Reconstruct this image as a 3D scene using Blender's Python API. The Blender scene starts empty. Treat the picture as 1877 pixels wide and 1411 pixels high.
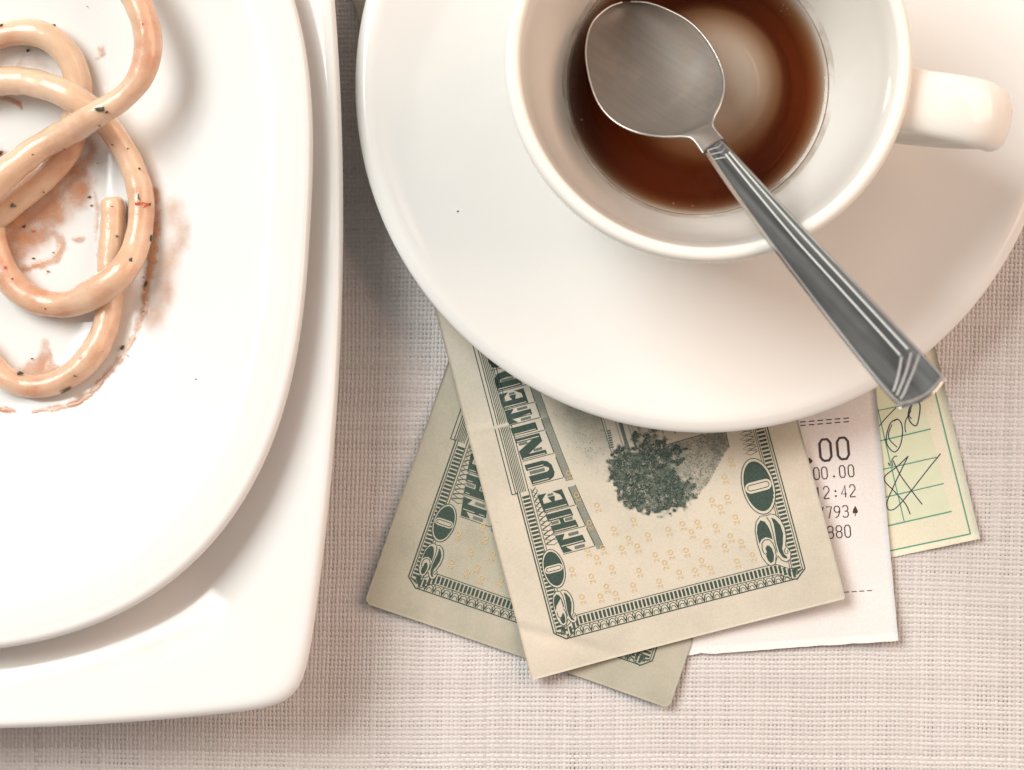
import bpy, math, random
import numpy as np
from mathutils import Matrix, Vector

random.seed(7)
rng = np.random.default_rng(7)
sc = bpy.context.scene
COL = sc.collection
MM = 0.001

# ---------------------------------------------------------------- camera
SCALE = 8.92                       # photo pixels per millimetre on the table
CAM = np.array([10.0, -3.0, 450.0])
DIST = float(np.linalg.norm(CAM))
FPX = SCALE * DIST
FWD = -CAM / DIST
RIGHT = np.cross(FWD, [0, 1, 0]); RIGHT /= np.linalg.norm(RIGHT)
UP = np.cross(RIGHT, FWD)
cd = bpy.data.cameras.new('camera')
cam = bpy.data.objects.new('camera', cd)
COL.objects.link(cam)
m = Matrix.Identity(4)
for i in range(3):
    m[i][0] = RIGHT[i]; m[i][1] = UP[i]; m[i][2] = -FWD[i]; m[i][3] = CAM[i] * MM
cam.matrix_world = m
cd.sensor_width = 36.0
cd.lens = 36.0 * FPX / 1877.0
cd.clip_start = 0.01
cd.clip_end = 20.0
cd.dof.use_dof = True
cd.dof.focus_distance = (DIST - 4.0) * MM
cd.dof.aperture_fstop = 24.0
sc.camera = cam

# ---------------------------------------------------------------- light
w = bpy.data.worlds.new('World'); sc.world = w; w.use_nodes = True
_wn = w.node_tree
_tc = _wn.nodes.new('ShaderNodeTexCoord')
_nz = _wn.nodes.new('ShaderNodeTexNoise'); _nz.inputs['Scale'].default_value = 2.2; _nz.inputs['Detail'].default_value = 2.0  # unseen blotchy surround, added to vary the reflections in steel and glaze
_wn.links.new(_tc.outputs['Generated'], _nz.inputs['Vector'])
_rp = _wn.nodes.new('ShaderNodeValToRGB')
_rp.color_ramp.elements[0].position = 0.36; _rp.color_ramp.elements[0].color = (0.30, 0.27, 0.25, 1)
_rp.color_ramp.elements[1].position = 0.64; _rp.color_ramp.elements[1].color = (1.0, 0.95, 0.90, 1)
_wn.links.new(_nz.outputs[0], _rp.inputs[0])
_wn.links.new(_rp.outputs[0], _wn.nodes['Background'].inputs[0])
_wn.nodes['Background'].inputs[1].default_value = 0.38


def area(name, pos, target, size, energy, color):
    ld = bpy.data.lights.new(name, 'AREA')
    ld.shape = 'RECTANGLE'; ld.size, ld.size_y = size
    ld.energy = energy; ld.color = color
    o = bpy.data.objects.new(name, ld); COL.objects.link(o)
    o.location = pos
    d = Vector(target) - Vector(pos)
    o.rotation_euler = d.to_track_quat('-Z', 'Y').to_euler()
    return o


area('window_light', (-0.80, 0.66, 1.08), (0.0, 0.0, 0.0), (0.90, 0.75), 23.0, (0.96, 0.985, 0.96))
area('room_lamp_light', (1.10, 0.42, 0.95), (0.0, 0.0, 0.0), (1.30, 1.10), 16.0, (1.0, 0.70, 0.53))
sc.view_settings.view_transform = 'Standard'
sc.view_settings.look = 'None'
sc.view_settings.exposure = 0.14
sc.view_settings.gamma = 1.0
sc.view_settings.use_curve_mapping = False
sc.render.engine = 'CYCLES'
sc.cycles.max_bounces = 10
sc.cycles.transparent_max_bounces = 16
sc.cycles.use_denoising = True


# ---------------------------------------------------------------- helpers
def W(px, py, z):
    """photo pixel -> point in mm on the plane at height z"""
    px = np.asarray(px, float); py = np.asarray(py, float); z = np.asarray(z, float)
    d = (FWD * FPX + RIGHT * (px[..., None] - 938.5) + UP * (705.5 - py[..., None]))
    t = (z - CAM[2]) / d[..., 2]
    return CAM + d * t[..., None]


def sst(x):
    x = np.clip(x, 0, 1)
    return x * x * (3 - 2 * x)


def link(name, me, mat=None, parent=None, loc=(0, 0, 0)):
    o = bpy.data.objects.new(name, me)
    COL.objects.link(o)
    if mat is not None:
        me.materials.append(mat)
    if parent is not None:
        o.parent = parent
    else:
        o.location = Vector(loc) * MM
    return o


ORG = {}


def empty(name, loc):
    o = bpy.data.objects.new(name, None)
    o.empty_display_size = 0.01
    COL.objects.link(o)
    o.location = Vector([float(v) for v in loc]) * MM
    ORG[o] = np.array(loc, float)
    return o


def tag(o, label=None, cat=None, group=None, kind=None):
    if label: o['label'] = label
    if cat: o['category'] = cat
    if group: o['group'] = group
    if kind: o['kind'] = kind
    return o


def build(name, V, F, mat, parent=None, org=None, smooth=True, attr=None):
    """V in mm world coordinates; stored relative to the owning thing's origin"""
    V = np.asarray(V, float).reshape(-1, 3)
    o0 = ORG.get(parent)
    if o0 is None:
        o0 = np.array(org if org is not None else (V[:, 0].mean(), V[:, 1].mean(), V[:, 2].min()), float)
    me = bpy.data.meshes.new(name)
    L = (V - o0) * MM
    if isinstance(F, np.ndarray):
        k = F.shape[1]
        me.vertices.add(len(L)); me.vertices.foreach_set('co', L.astype(np.float32).ravel())
        me.loops.add(F.size); me.loops.foreach_set('vertex_index', F.astype(np.int32).ravel())
        me.polygons.add(len(F))
        me.polygons.foreach_set('loop_start', np.arange(0, F.size, k, dtype=np.int32))
        me.update(calc_edges=True)
        me.validate()
    else:
        me.from_pydata([tuple(p) for p in L], [], F)
    if smooth:
        me.polygons.foreach_set('use_smooth', np.ones(len(me.polygons), dtype=bool))
    if attr:
        for an, av in attr.items():
            a = me.attributes.new(an, 'FLOAT', 'POINT')
            a.data.foreach_set('value', np.asarray(av, np.float32))
    me.update()
    ob = link(name, me, mat, parent, o0)
    ORG[ob] = o0
    return ob


def pchip(x, y):
    x = np.asarray(x, float); y = np.asarray(y, float)
    h = np.diff(x); d = np.diff(y) / h
    s = np.zeros(len(x)); s[0] = d[0]; s[-1] = d[-1]
    for i in range(1, len(x) - 1):
        if d[i - 1] * d[i] > 0:
            w1 = 2 * h[i] + h[i - 1]; w2 = h[i] + 2 * h[i - 1]
            s[i] = (w1 + w2) / (w1 / d[i - 1] + w2 / d[i])

    def f(q):
        q = np.clip(np.asarray(q, float), x[0], x[-1])
        i = np.clip(np.searchsorted(x, q) - 1, 0, len(h) - 1)
        t = (q - x[i]) / h[i]
        return ((2*t**3-3*t**2+1)*y[i] + (t**3-2*t**2+t)*h[i]*s[i] + (-2*t**3+3*t**2)*y[i+1] + (t**3-t**2)*h[i]*s[i+1])
    return f


def catmull(P, step):
    P = np.asarray(P, float)
    A = np.vstack([2*P[0]-P[1], P, 2*P[-1]-P[-2]])
    out = []
    for i in range(1, len(A) - 2):
        n = max(2, int(np.linalg.norm(A[i+1]-A[i]) / step))
        t = np.linspace(0, 1, n, endpoint=False)[:, None]
        p0, p1, p2, p3 = A[i-1], A[i], A[i+1], A[i+2]
        out.append(0.5*((2*p1)+(-p0+p2)*t+(2*p0-5*p1+4*p2-p3)*t**2+(-p0+3*p1-3*p2+p3)*t**3))
    out.append(P[-1:])
    return np.vstack(out)


class Noise:
    """smooth 2-D value noise"""
    def __init__(self, seed):
        self.g = np.random.default_rng(seed).random((64, 64))

    def __call__(self, x, y):
        xi = np.floor(x).astype(int); yi = np.floor(y).astype(int)
        fx = sst(x - xi); fy = sst(y - yi)
        g = self.g
        a = g[xi % 64, yi % 64]; b = g[(xi+1) % 64, yi % 64]
        c = g[xi % 64, (yi+1) % 64]; d = g[(xi+1) % 64, (yi+1) % 64]
        return (a*(1-fx)+b*fx)*(1-fy) + (c*(1-fx)+d*fx)*fy


def inside(px, py, poly):
    poly = np.asarray(poly, float)
    r = np.zeros(px.shape, bool)
    j = len(poly) - 1
    for i in range(len(poly)):
        xi, yi = poly[i]; xj, yj = poly[j]
        with np.errstate(divide='ignore', invalid='ignore'):
            c = ((yi > py) != (yj > py)) & (px < (xj-xi)*(py-yi)/(yj-yi+1e-12)+xi)
        r ^= c
        j = i
    return r


def segdist(px, py, pts, closed=False):
    pts = np.asarray(pts, float)
    d = np.full(px.shape, 1e9)
    n = len(pts) if closed else len(pts) - 1
    for i in range(n):
        a = pts[i]; b = pts[(i+1) % len(pts)]
        ab = b - a; L = max(ab @ ab, 1e-9)
        t = np.clip(((px-a[0])*ab[0]+(py-a[1])*ab[1])/L, 0, 1)
        d = np.minimum(d, np.hypot(px-a[0]-t*ab[0], py-a[1]-t*ab[1]))
    return d


# ---------------------------------------------------------------- materials
def nodes(name):
    mt = bpy.data.materials.new(name); mt.use_nodes = True
    nt = mt.node_tree
    return mt, nt, nt.nodes['Principled BSDF']


def noise_node(nt, scale, detail=3.0, rough=0.5, vec=None):
    n = nt.nodes.new('ShaderNodeTexNoise')
    n.inputs['Scale'].default_value = scale
    n.inputs['Detail'].default_value = detail
    n.inputs['Roughness'].default_value = rough
    if vec is None:
        g = nt.nodes.new('ShaderNodeNewGeometry')
        nt.links.new(g.outputs['Position'], n.inputs['Vector'])
    else:
        nt.links.new(vec, n.inputs['Vector'])
    return n


def ramp(nt, fac, stops):
    r = nt.nodes.new('ShaderNodeValToRGB')
    e = r.color_ramp.elements
    while len(e) < len(stops):
        e.new(0.5)
    for k, (p, c) in enumerate(stops):
        e[k].position = p
        e[k].color = (c, c, c, 1) if isinstance(c, (int, float)) else (*c, 1)
    nt.links.new(fac, r.inputs[0])
    return r


def bump(nt, bs, height, strength, dist):
    b = nt.nodes.new('ShaderNodeBump')
    b.inputs['Strength'].default_value = strength
    b.inputs['Distance'].default_value = dist
    nt.links.new(height, b.inputs['Height'])
    nt.links.new(b.outputs[0], bs.inputs['Normal'])
    return b


def simple(name, col, rough=0.5, metal=0.0, var=0.0, scale=600, **kw):
    mt, nt, bs = nodes(name)
    bs.inputs['Roughness'].default_value = rough
    bs.inputs['Metallic'].default_value = metal
    if var:
        n = noise_node(nt, scale, 4)
        lo = tuple(c*(1-var) for c in col); hi = tuple(min(1, c*(1+var)) for c in col)
        r = ramp(nt, n.outputs[0], [(0.3, lo), (0.7, hi)])
        nt.links.new(r.outputs[0], bs.inputs['Base Color'])
    else:
        bs.inputs['Base Color'].default_value = (*col, 1)
    for k, v in kw.items():
        bs.inputs[k.replace('_', ' ')].default_value = v
    return mt


def porcelain(name, col, rough):
    mt, nt, bs = nodes(name)
    n1 = noise_node(nt, 60, 4, 0.6)
    r1 = ramp(nt, n1.outputs[0], [(0.35, rough*0.6), (0.75, rough*2.0)])
    nt.links.new(r1.outputs[0], bs.inputs['Roughness'])
    n2 = noise_node(nt, 22, 2)
    c = ramp(nt, n2.outputs[0], [(0.3, tuple(x*0.985 for x in col)), (0.7, col)])
    nt.links.new(c.outputs[0], bs.inputs['Base Color'])
    bs.inputs['IOR'].default_value = 1.5
    bs.inputs['Subsurface Weight'].default_value = 0.06
    bs.inputs['Subsurface Radius'].default_value = (1.0, 0.72, 0.5)
    bs.inputs['Subsurface Scale'].default_value = 0.002
    n3 = noise_node(nt, 45, 2)
    bump(nt, bs, n3.outputs[0], 0.10, 0.0012)
    return mt


M = {}
M['plate'] = porcelain('glazed_porcelain', (0.79, 0.782, 0.765), 0.10)
M['saucer'] = porcelain('saucer_porcelain', (0.815, 0.795, 0.765), 0.11)
M['cup'] = porcelain('cup_porcelain', (0.86, 0.825, 0.765), 0.10)


def cloth_mat():
    mt, nt, bs = nodes('linen_thread')
    bs.inputs['Roughness'].default_value = 0.85
    bs.inputs['Specular IOR Level'].default_value = 0.25
    a = nt.nodes.new('ShaderNodeAttribute'); a.attribute_name = 'tone'
    n = noise_node(nt, 2600, 3, 0.6)
    add = nt.nodes.new('ShaderNodeMath'); add.operation = 'MULTIPLY_ADD'
    nt.links.new(n.outputs[0], add.inputs[0]); add.inputs[1].default_value = 0.35
    nt.links.new(a.outputs['Fac'], add.inputs[2])
    r = ramp(nt, add.outputs[0], [(0.12, (0.45, 0.412, 0.397)), (0.55, (0.645, 0.607, 0.59)), (1.0, (0.78, 0.752, 0.737))])
    nt.links.new(r.outputs[0], bs.inputs['Base Color'])
    n2 = noise_node(nt, 5200, 2)
    bump(nt, bs, n2.outputs[0], 0.35, 0.0001)
    return mt


def sheet_mat():
    mt, nt, bs = nodes('linen_underside')
    bs.inputs['Roughness'].default_value = 0.95
    g = nt.nodes.new('ShaderNodeNewGeometry')
    tot = None
    for ax, pitch in (('X', 0.00083), ('Y', 0.000955)):
        wv = nt.nodes.new('ShaderNodeTexWave'); wv.bands_direction = ax
        wv.inputs['Scale'].default_value = 0.314/pitch
        wv.inputs['Distortion'].default_value = 0.6
        nt.links.new(g.outputs['Position'], wv.inputs['Vector'])
        if tot is None:
            tot = wv.outputs['Fac']
        else:
            mm_ = nt.nodes.new('ShaderNodeMath'); mm_.operation = 'MULTIPLY'
            nt.links.new(tot, mm_.inputs[0]); nt.links.new(wv.outputs['Fac'], mm_.inputs[1]); tot = mm_.outputs[0]
    r = ramp(nt, tot, [(0.0, (0.60, 0.56, 0.545)), (0.6, (0.52, 0.48, 0.465)), (1.0, (0.30, 0.27, 0.26))])
    nt.links.new(r.outputs[0], bs.inputs['Base Color'])
    return mt


M['thread'] = cloth_mat()
M['sheet'] = sheet_mat()


def paper_mat(name, c0, c1, c2, fine=2500, speck=0.0):
    mt, nt, bs = nodes(name)
    bs.inputs['Roughness'].default_value = 0.75
    bs.inputs['Specular IOR Level'].default_value = 0.2
    n = noise_node(nt, 70, 5, 0.65)
    r = ramp(nt, n.outputs[0], [(0.28, c0), (0.5, c1), (0.72, c2)])
    n2 = noise_node(nt, fine, 4, 0.7)
    r2 = ramp(nt, n2.outputs[0], [(0.35, 0.90), (0.65, 1.0)])
    mx = nt.nodes.new('ShaderNodeMix'); mx.data_type = 'RGBA'; mx.blend_type = 'MULTIPLY'
    mx.inputs['Factor'].default_value = 1.0
    nt.links.new(r.outputs[0], mx.inputs[6]); nt.links.new(r2.outputs[0], mx.inputs[7])
    out = mx.outputs[2]
    if speck:
        n3 = noise_node(nt, 900, 3, 0.7)
        r3 = ramp(nt, n3.outputs[0], [(0.70, 1.0), (0.78, 1.0 - speck)])
        m2 = nt.nodes.new('ShaderNodeMix'); m2.data_type = 'RGBA'; m2.blend_type = 'MULTIPLY'
        m2.inputs['Factor'].default_value = 1.0
        nt.links.new(out, m2.inputs[6]); nt.links.new(r3.outputs[0], m2.inputs[7])
        out = m2.outputs[2]
    nt.links.new(out, bs.inputs['Base Color'])
    bump(nt, bs, n2.outputs[0], 0.25, 0.00008)
    return mt


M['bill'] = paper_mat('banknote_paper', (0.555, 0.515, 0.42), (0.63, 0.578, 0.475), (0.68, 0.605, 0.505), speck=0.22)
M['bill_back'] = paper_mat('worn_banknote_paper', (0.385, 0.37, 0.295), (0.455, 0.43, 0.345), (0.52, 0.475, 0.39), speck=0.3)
M['receipt'] = paper_mat('thermal_paper', (0.80, 0.755, 0.735), (0.82, 0.78, 0.76), (0.84, 0.80, 0.785))
M['check'] = paper_mat('yellow_check_paper', (0.765, 0.735, 0.575), (0.79, 0.76, 0.60), (0.81, 0.78, 0.625))
M['ink_green'] = simple('dark_green_ink', (0.030, 0.060, 0.045), 0.6, var=0.35, scale=3000)
M['ink_mid'] = simple('mid_green_ink', (0.125, 0.155, 0.128), 0.6, var=0.25, scale=3000)
M['ink_sky'] = simple('pale_green_ink', (0.20, 0.25, 0.20), 0.7)
M['ink_leaf'] = simple('tree_green_ink', (0.105, 0.14, 0.115), 0.7, var=0.4, scale=900)
M['ink_dark_leaf'] = simple('dark_tree_ink', (0.050, 0.078, 0.062), 0.7)
M['ink_yellow'] = simple('ochre_ink', (0.66, 0.46, 0.19), 0.7)
M['ink_brown'] = simple('thermal_print_ink', (0.050, 0.030, 0.030), 0.6)
M['ink_line'] = simple('green_rule_ink', (0.07, 0.33, 0.22), 0.6)
M['ink_tint'] = simple('pale_green_tint', (0.68, 0.725, 0.53), 0.75, var=0.03, scale=300)
M['ink_pen'] = simple('ballpoint_ink', (0.04, 0.04, 0.085), 0.4)
def wash_mat():
    mt, nt, bs = nodes('engraved_tone_ink')
    a = nt.nodes.new('ShaderNodeAttribute'); a.attribute_name = 'dens'
    bs.inputs['Base Color'].default_value = (0.16, 0.19, 0.155, 1)
    bs.inputs['Roughness'].default_value = 0.8
    bs.inputs['Specular IOR Level'].default_value = 0.1
    nt.links.new(a.outputs['Fac'], bs.inputs['Alpha'])
    return mt


M['wash'] = wash_mat()
M['herb'] = simple('dried_herb', (0.045, 0.055, 0.03), 0.6, var=0.5, scale=2500)
M['herb_pale'] = simple('pale_dried_herb', (0.16, 0.15, 0.085), 0.6, var=0.4, scale=2500)
M['tomato'] = simple('tomato_bit', (0.55, 0.13, 0.06), 0.2, var=0.2, scale=1500)


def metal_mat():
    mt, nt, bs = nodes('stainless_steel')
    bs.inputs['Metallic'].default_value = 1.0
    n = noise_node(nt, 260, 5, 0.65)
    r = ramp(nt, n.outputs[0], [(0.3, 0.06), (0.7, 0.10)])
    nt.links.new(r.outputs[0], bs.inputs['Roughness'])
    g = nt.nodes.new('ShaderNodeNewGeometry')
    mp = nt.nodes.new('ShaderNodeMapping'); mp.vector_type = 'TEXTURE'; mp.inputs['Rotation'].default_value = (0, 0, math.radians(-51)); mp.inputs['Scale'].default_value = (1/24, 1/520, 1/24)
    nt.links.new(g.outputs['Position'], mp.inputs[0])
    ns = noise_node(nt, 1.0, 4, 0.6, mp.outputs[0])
    c = ramp(nt, ns.outputs[0], [(0.32, (0.40, 0.41, 0.41)), (0.55, (0.55, 0.57, 0.57)), (0.72, (0.68, 0.69, 0.685))])  # highlight streaks along the handle, painted into the base colour
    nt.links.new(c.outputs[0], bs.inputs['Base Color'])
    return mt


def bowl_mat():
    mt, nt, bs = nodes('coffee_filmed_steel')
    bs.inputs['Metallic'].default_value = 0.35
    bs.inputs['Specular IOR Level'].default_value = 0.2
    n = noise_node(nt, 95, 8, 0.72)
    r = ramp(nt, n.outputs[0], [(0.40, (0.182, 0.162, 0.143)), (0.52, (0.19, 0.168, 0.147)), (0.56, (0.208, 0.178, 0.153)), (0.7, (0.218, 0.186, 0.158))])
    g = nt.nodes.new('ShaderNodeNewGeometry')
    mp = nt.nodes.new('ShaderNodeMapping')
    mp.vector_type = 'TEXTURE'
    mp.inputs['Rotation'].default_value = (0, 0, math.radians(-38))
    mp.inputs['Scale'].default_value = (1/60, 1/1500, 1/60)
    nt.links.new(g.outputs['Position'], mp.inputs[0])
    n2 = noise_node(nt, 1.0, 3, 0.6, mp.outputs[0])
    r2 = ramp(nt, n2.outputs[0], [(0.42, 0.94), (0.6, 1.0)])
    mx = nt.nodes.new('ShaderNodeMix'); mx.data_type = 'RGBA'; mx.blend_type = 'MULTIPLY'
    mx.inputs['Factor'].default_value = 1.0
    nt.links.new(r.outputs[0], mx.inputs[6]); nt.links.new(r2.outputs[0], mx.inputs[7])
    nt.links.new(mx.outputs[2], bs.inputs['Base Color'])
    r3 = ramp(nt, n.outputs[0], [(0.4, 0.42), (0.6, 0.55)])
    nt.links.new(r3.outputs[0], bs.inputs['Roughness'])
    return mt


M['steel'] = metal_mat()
M['steel_satin'] = simple('satin_steel', (0.74, 0.74, 0.72), 0.5, 0.85)
M['steel_dull'] = simple('dull_steel', (0.42, 0.40, 0.385), 0.45, 0.9)
M['steel_rim'] = simple('bowl_edge_steel', (0.55, 0.53, 0.50), 0.35, 1.0)
M['steel_film'] = bowl_mat()


def coffee_mat():
    mt = bpy.data.materials.new('black_coffee'); mt.use_nodes = True
    nt = mt.node_tree; nt.nodes.clear()
    out = nt.nodes.new('ShaderNodeOutputMaterial')
    tr = nt.nodes.new('ShaderNodeBsdfTransparent')
    gl = nt.nodes.new('ShaderNodeBsdfGlossy'); gl.inputs['Roughness'].default_value = 0.02
    fr = nt.nodes.new('ShaderNodeFresnel'); fr.inputs['IOR'].default_value = 1.33
    mx = nt.nodes.new('ShaderNodeMixShader')
    nt.links.new(fr.outputs[0], mx.inputs[0]); nt.links.new(tr.outputs[0], mx.inputs[1]); nt.links.new(gl.outputs[0], mx.inputs[2])
    va = nt.nodes.new('ShaderNodeVolumeAbsorption')
    va.inputs['Color'].default_value = (0.70, 0.40, 0.12, 1)
    va.inputs['Density'].default_value = 400.0
    nt.links.new(mx.outputs[0], out.inputs['Surface'])
    nt.links.new(va.outputs[0], out.inputs['Volume'])
    return mt


M['coffee'] = coffee_mat()


def noodle_mat():
    mt, nt, bs = nodes('sauced_pasta')
    n = noise_node(nt, 70, 7, 0.62)
    r = ramp(nt, n.outputs[0], [(0.28, (0.50, 0.22, 0.13)), (0.40, (0.63, 0.365, 0.235)), (0.52, (0.70, 0.485, 0.335)), (0.72, (0.73, 0.555, 0.395))])
    nt.links.new(r.outputs[0], bs.inputs['Base Color'])
    bs.inputs['Subsurface Weight'].default_value = 0.75
    bs.inputs['Subsurface Radius'].default_value = (1.0, 0.45, 0.25)
    bs.inputs['Subsurface Scale'].default_value = 0.003
    n2 = noise_node(nt, 420, 5, 0.7)
    r2 = ramp(nt, n2.outputs[0], [(0.38, 0.30), (0.62, 0.50)])
    nt.links.new(r2.outputs[0], bs.inputs['Roughness'])
    bs.inputs['Coat Weight'].default_value = 0.8
    bs.inputs['Coat Roughness'].default_value = 0.07
    n3 = noise_node(nt, 520, 6, 0.6)
    n4 = noise_node(nt, 150, 2, 0.5)
    ad = nt.nodes.new('ShaderNodeMath'); ad.operation = 'MULTIPLY_ADD'
    nt.links.new(n4.outputs[0], ad.inputs[0]); ad.inputs[1].default_value = 1.6
    nt.links.new(n3.outputs[0], ad.inputs[2])
    bump(nt, bs, ad.outputs[0], 0.25, 0.0006)
    n5 = noise_node(nt, 800, 4, 0.6)
    b = nt.nodes.new('ShaderNodeBump'); b.inputs['Strength'].default_value = 0.28; b.inputs['Distance'].default_value = 0.0004
    ad2 = nt.nodes.new('ShaderNodeMath'); ad2.operation = 'MULTIPLY_ADD'
    nt.links.new(n4.outputs[0], ad2.inputs[0]); ad2.inputs[1].default_value = 3.0
    nt.links.new(n5.outputs[0], ad2.inputs[2]); nt.links.new(ad2.outputs[0], b.inputs['Height'])
    nt.links.new(b.outputs[0], bs.inputs['Coat Normal'])
    return mt


M['noodle'] = noodle_mat()


def sauce_mat():
    mt, nt, bs = nodes('thin_tomato_sauce')
    a = nt.nodes.new('ShaderNodeAttribute'); a.attribute_name = 'dens'
    n = noise_node(nt, 230, 5, 0.6)
    n0 = noise_node(nt, 120, 4, 0.6)
    r = ramp(nt, n0.outputs[0], [(0.3, (0.54, 0.22, 0.10)), (0.7, (0.74, 0.43, 0.25))])
    nt.links.new(r.outputs[0], bs.inputs['Base Color'])
    rr = ramp(nt, n.outputs[0], [(0.32, 0.35), (0.66, 1.15)])
    mu = nt.nodes.new('ShaderNodeMath'); mu.operation = 'MULTIPLY'; mu.use_clamp = True
    nt.links.new(a.outputs['Fac'], mu.inputs[0]); nt.links.new(rr.outputs[0], mu.inputs[1])
    nt.links.new(mu.outputs[0], bs.inputs['Alpha'])
    bs.inputs['Roughness'].default_value = 0.14
    n3 = noise_node(nt, 350, 3)
    bump(nt, bs, n3.outputs[0], 0.3, 0.0006)
    return mt


M['sauce'] = sauce_mat()

# ---------------------------------------------------------------- tablecloth
PC = np.array([-125.8, 35.3]); PA = 87.3; PN = 2.66; PTH = -0.057       # pasta plate outline
QC = np.array([-124.66, 23.8]); QH = 91.8; QK = 0.0823; QP = 29.5; QTH = -0.0181   # square plate outline
SA = np.array([38.4, 59.8]); SR = 69.4                                   # saucer
CA = np.array([36.7, 58.5])                                              # cup axis


def plev(x, y):
    c, s = math.cos(PTH), math.sin(PTH)
    dx, dy = x - PC[0], y - PC[1]
    u = np.abs(dx*c + dy*s)/PA; v = np.abs(-dx*s + dy*c)/PA
    return (u**PN + v**PN)**(1/PN)


def qlev(x, y):
    c, s = math.cos(QTH), math.sin(QTH)
    dx, dy = x - QC[0], y - QC[1]
    u = np.abs(dx*c + dy*s)/QH; v = np.abs(-dx*s + dy*c)/QH
    sx = u + QK*v*v; sy = v + QK*u*u
    mx = np.maximum(sx, sy) + 1e-9
    return mx*((sx/mx)**QP + (sy/mx)**QP)**(1/QP)


sheet = build('tablecloth', [(-600, -500, -0.62), (600, -500, -0.62), (600, 500, -0.62), (-600, 500, -0.62)], [(0, 1, 2, 3)], M['sheet'], org=(0, 0, -0.62), smooth=False)
tag(sheet, 'pale pinkish beige linen tablecloth under the plates, cup and papers', 'tablecloth', kind='structure')


def weave():
    pw, ph = 0.83, 0.955
    x0, x1, y0, y1 = -130, 142, -108, 112
    nz = [Noise(100 + k) for k in range(8)]

    def lateral(x, y):
        dx = 0.55*np.sin(y/31.0 + 0.6) + 0.9*(nz[0](x/37.0+20, y/37.0+20)-0.5) + 0.3*(nz[1](x/9.0+50, y/9.0+50)-0.5) + 0.012*y
        dy = 0.5*np.sin(x/43.0) + 0.9*(nz[2](x/41.0+20, y/33.0+20)-0.5) + 0.3*(nz[3](x/8.0+50, y/11.0+50)-0.5) - 0.010*x
        return dx, dy
    VV, FF, TT = [], [], []
    off = 0
    for axis in (0, 1):
        if axis == 0:        # warp: along y
            n = int((x1-x0)/pw); m_ = int((y1-y0)/ph)
        else:
            n = int((y1-y0)/ph); m_ = int((x1-x0)/pw)
        k = np.arange(n); s = np.arange(0, m_*2+1)/2.0
        K, Sg = np.meshgrid(k, s, indexing='ij')
        r1 = np.random.default_rng(30+axis)
        wv = np.clip(r1.normal(0.442, 0.030, n), 0.36, 0.50)
        jit = r1.normal(0, 0.035, n)
        tone = np.clip(r1.normal(0.36, 0.06, n), 0.05, 0.75)
        half = (pw if axis == 0 else ph)*wv
        slub = 1 + 0.34*(nz[4+axis](K*1.7+3, Sg/11.0+7) - 0.5)
        sgn = 1 if axis == 0 else -1
        zc = sgn*0.105*np.cos(math.pi*(Sg + K)) - 0.20
        vs = []
        for q, (ca, hz) in enumerate(((-1.0, -0.12), (-0.55, 0.055), (0.0, 0.105), (0.55, 0.055), (1.0, -0.12))):
            a = (K + 0.5 + jit[:, None])*(pw if axis == 0 else ph) + ca*half[:, None]*slub
            b = Sg*(ph if axis == 0 else pw) + (0.5*(ph if axis == 0 else pw))
            if axis == 0:
                X, Y = x0 + a, y0 + b
            else:
                X, Y = x0 + b, y0 + a
            dx, dy = lateral(X, Y)
            vs.append(np.stack([X + dx, Y + dy, zc + hz*slub], -1))
        Vt = np.stack(vs, 2)                # n, s, 5, 3
        nn, ns, nq, _ = Vt.shape
        idx = np.arange(nn*ns*nq).reshape(nn, ns, nq)
        f = np.stack([idx[:, :-1, :-1], idx[:, :-1, 1:], idx[:, 1:, 1:], idx[:, 1:, :-1]], -1)
        if axis == 1:
            f = f[..., ::-1]
        cen = Vt[:, :-1, 2, :]
        keep = (qlev(cen[..., 0], cen[..., 1]) > 0.86) & (np.hypot(cen[..., 0]-SA[0], cen[..., 1]-SA[1]) > SR - 16)
        f = f[keep].reshape(-1, 4)
        V = Vt.reshape(-1, 3)
        t = np.repeat(np.broadcast_to(tone[:, None], (nn, ns)).ravel(), nq)
        used = np.zeros(len(V), bool); used[f.ravel()] = True
        mapi = np.cumsum(used) - 1
        VV.append(V[used]); FF.append(mapi[f] + off); TT.append(t[used]); off += used.sum()
    o = build('woven_threads', np.vstack(VV), np.vstack(FF), M['thread'], sheet, attr={'tone': np.concatenate(TT)})
    tag(o, kind='stuff')


weave()


# ---------------------------------------------------------------- plates
def outline_mesh(levfun, C, prof, nth, flat_r, power=None):
    """closed ring mesh: prof = list of (f, z) from the centre of the top round the rim to the centre of the underside"""
    th = np.linspace(0, 2*math.pi, nth, endpoint=False)
    lo = np.full(nth, 1.0); hi = np.full(nth, 200.0)
    for _ in range(40):
        mid = (lo+hi)/2
        v = levfun(C[0]+mid*np.cos(th), C[1]+mid*np.sin(th))
        lo = np.where(v < 1, mid, lo); hi = np.where(v < 1, hi, mid)
    R = (lo+hi)/2
    Rm = R.min()
    V = []
    for f, z in prof:
        b = sst((f-flat_r)/(1.0-flat_r)*1.6) if power is None else max(0.0, (f-flat_r)/(1.0-flat_r))**power
        rad = f*(Rm*(1-b) + R*b)
        V.append(np.stack([C[0]+rad*np.cos(th), C[1]+rad*np.sin(th), np.full(nth, z)], -1))
    V = np.vstack(V)
    n = len(prof)
    F = []
    for i in range(n-1):
        a = i*nth + np.arange(nth); b = i*nth + (np.arange(nth)+1) % nth
        F.append(np.stack([a, a+nth, b+nth, b], -1))
    F = [tuple(int(i) for i in f) for f in np.vstack(F)]
    F.append(tuple(range(nth))); F.append(tuple(range(n*nth-1, (n-1)*nth-1, -1)))
    return V, F


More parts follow.
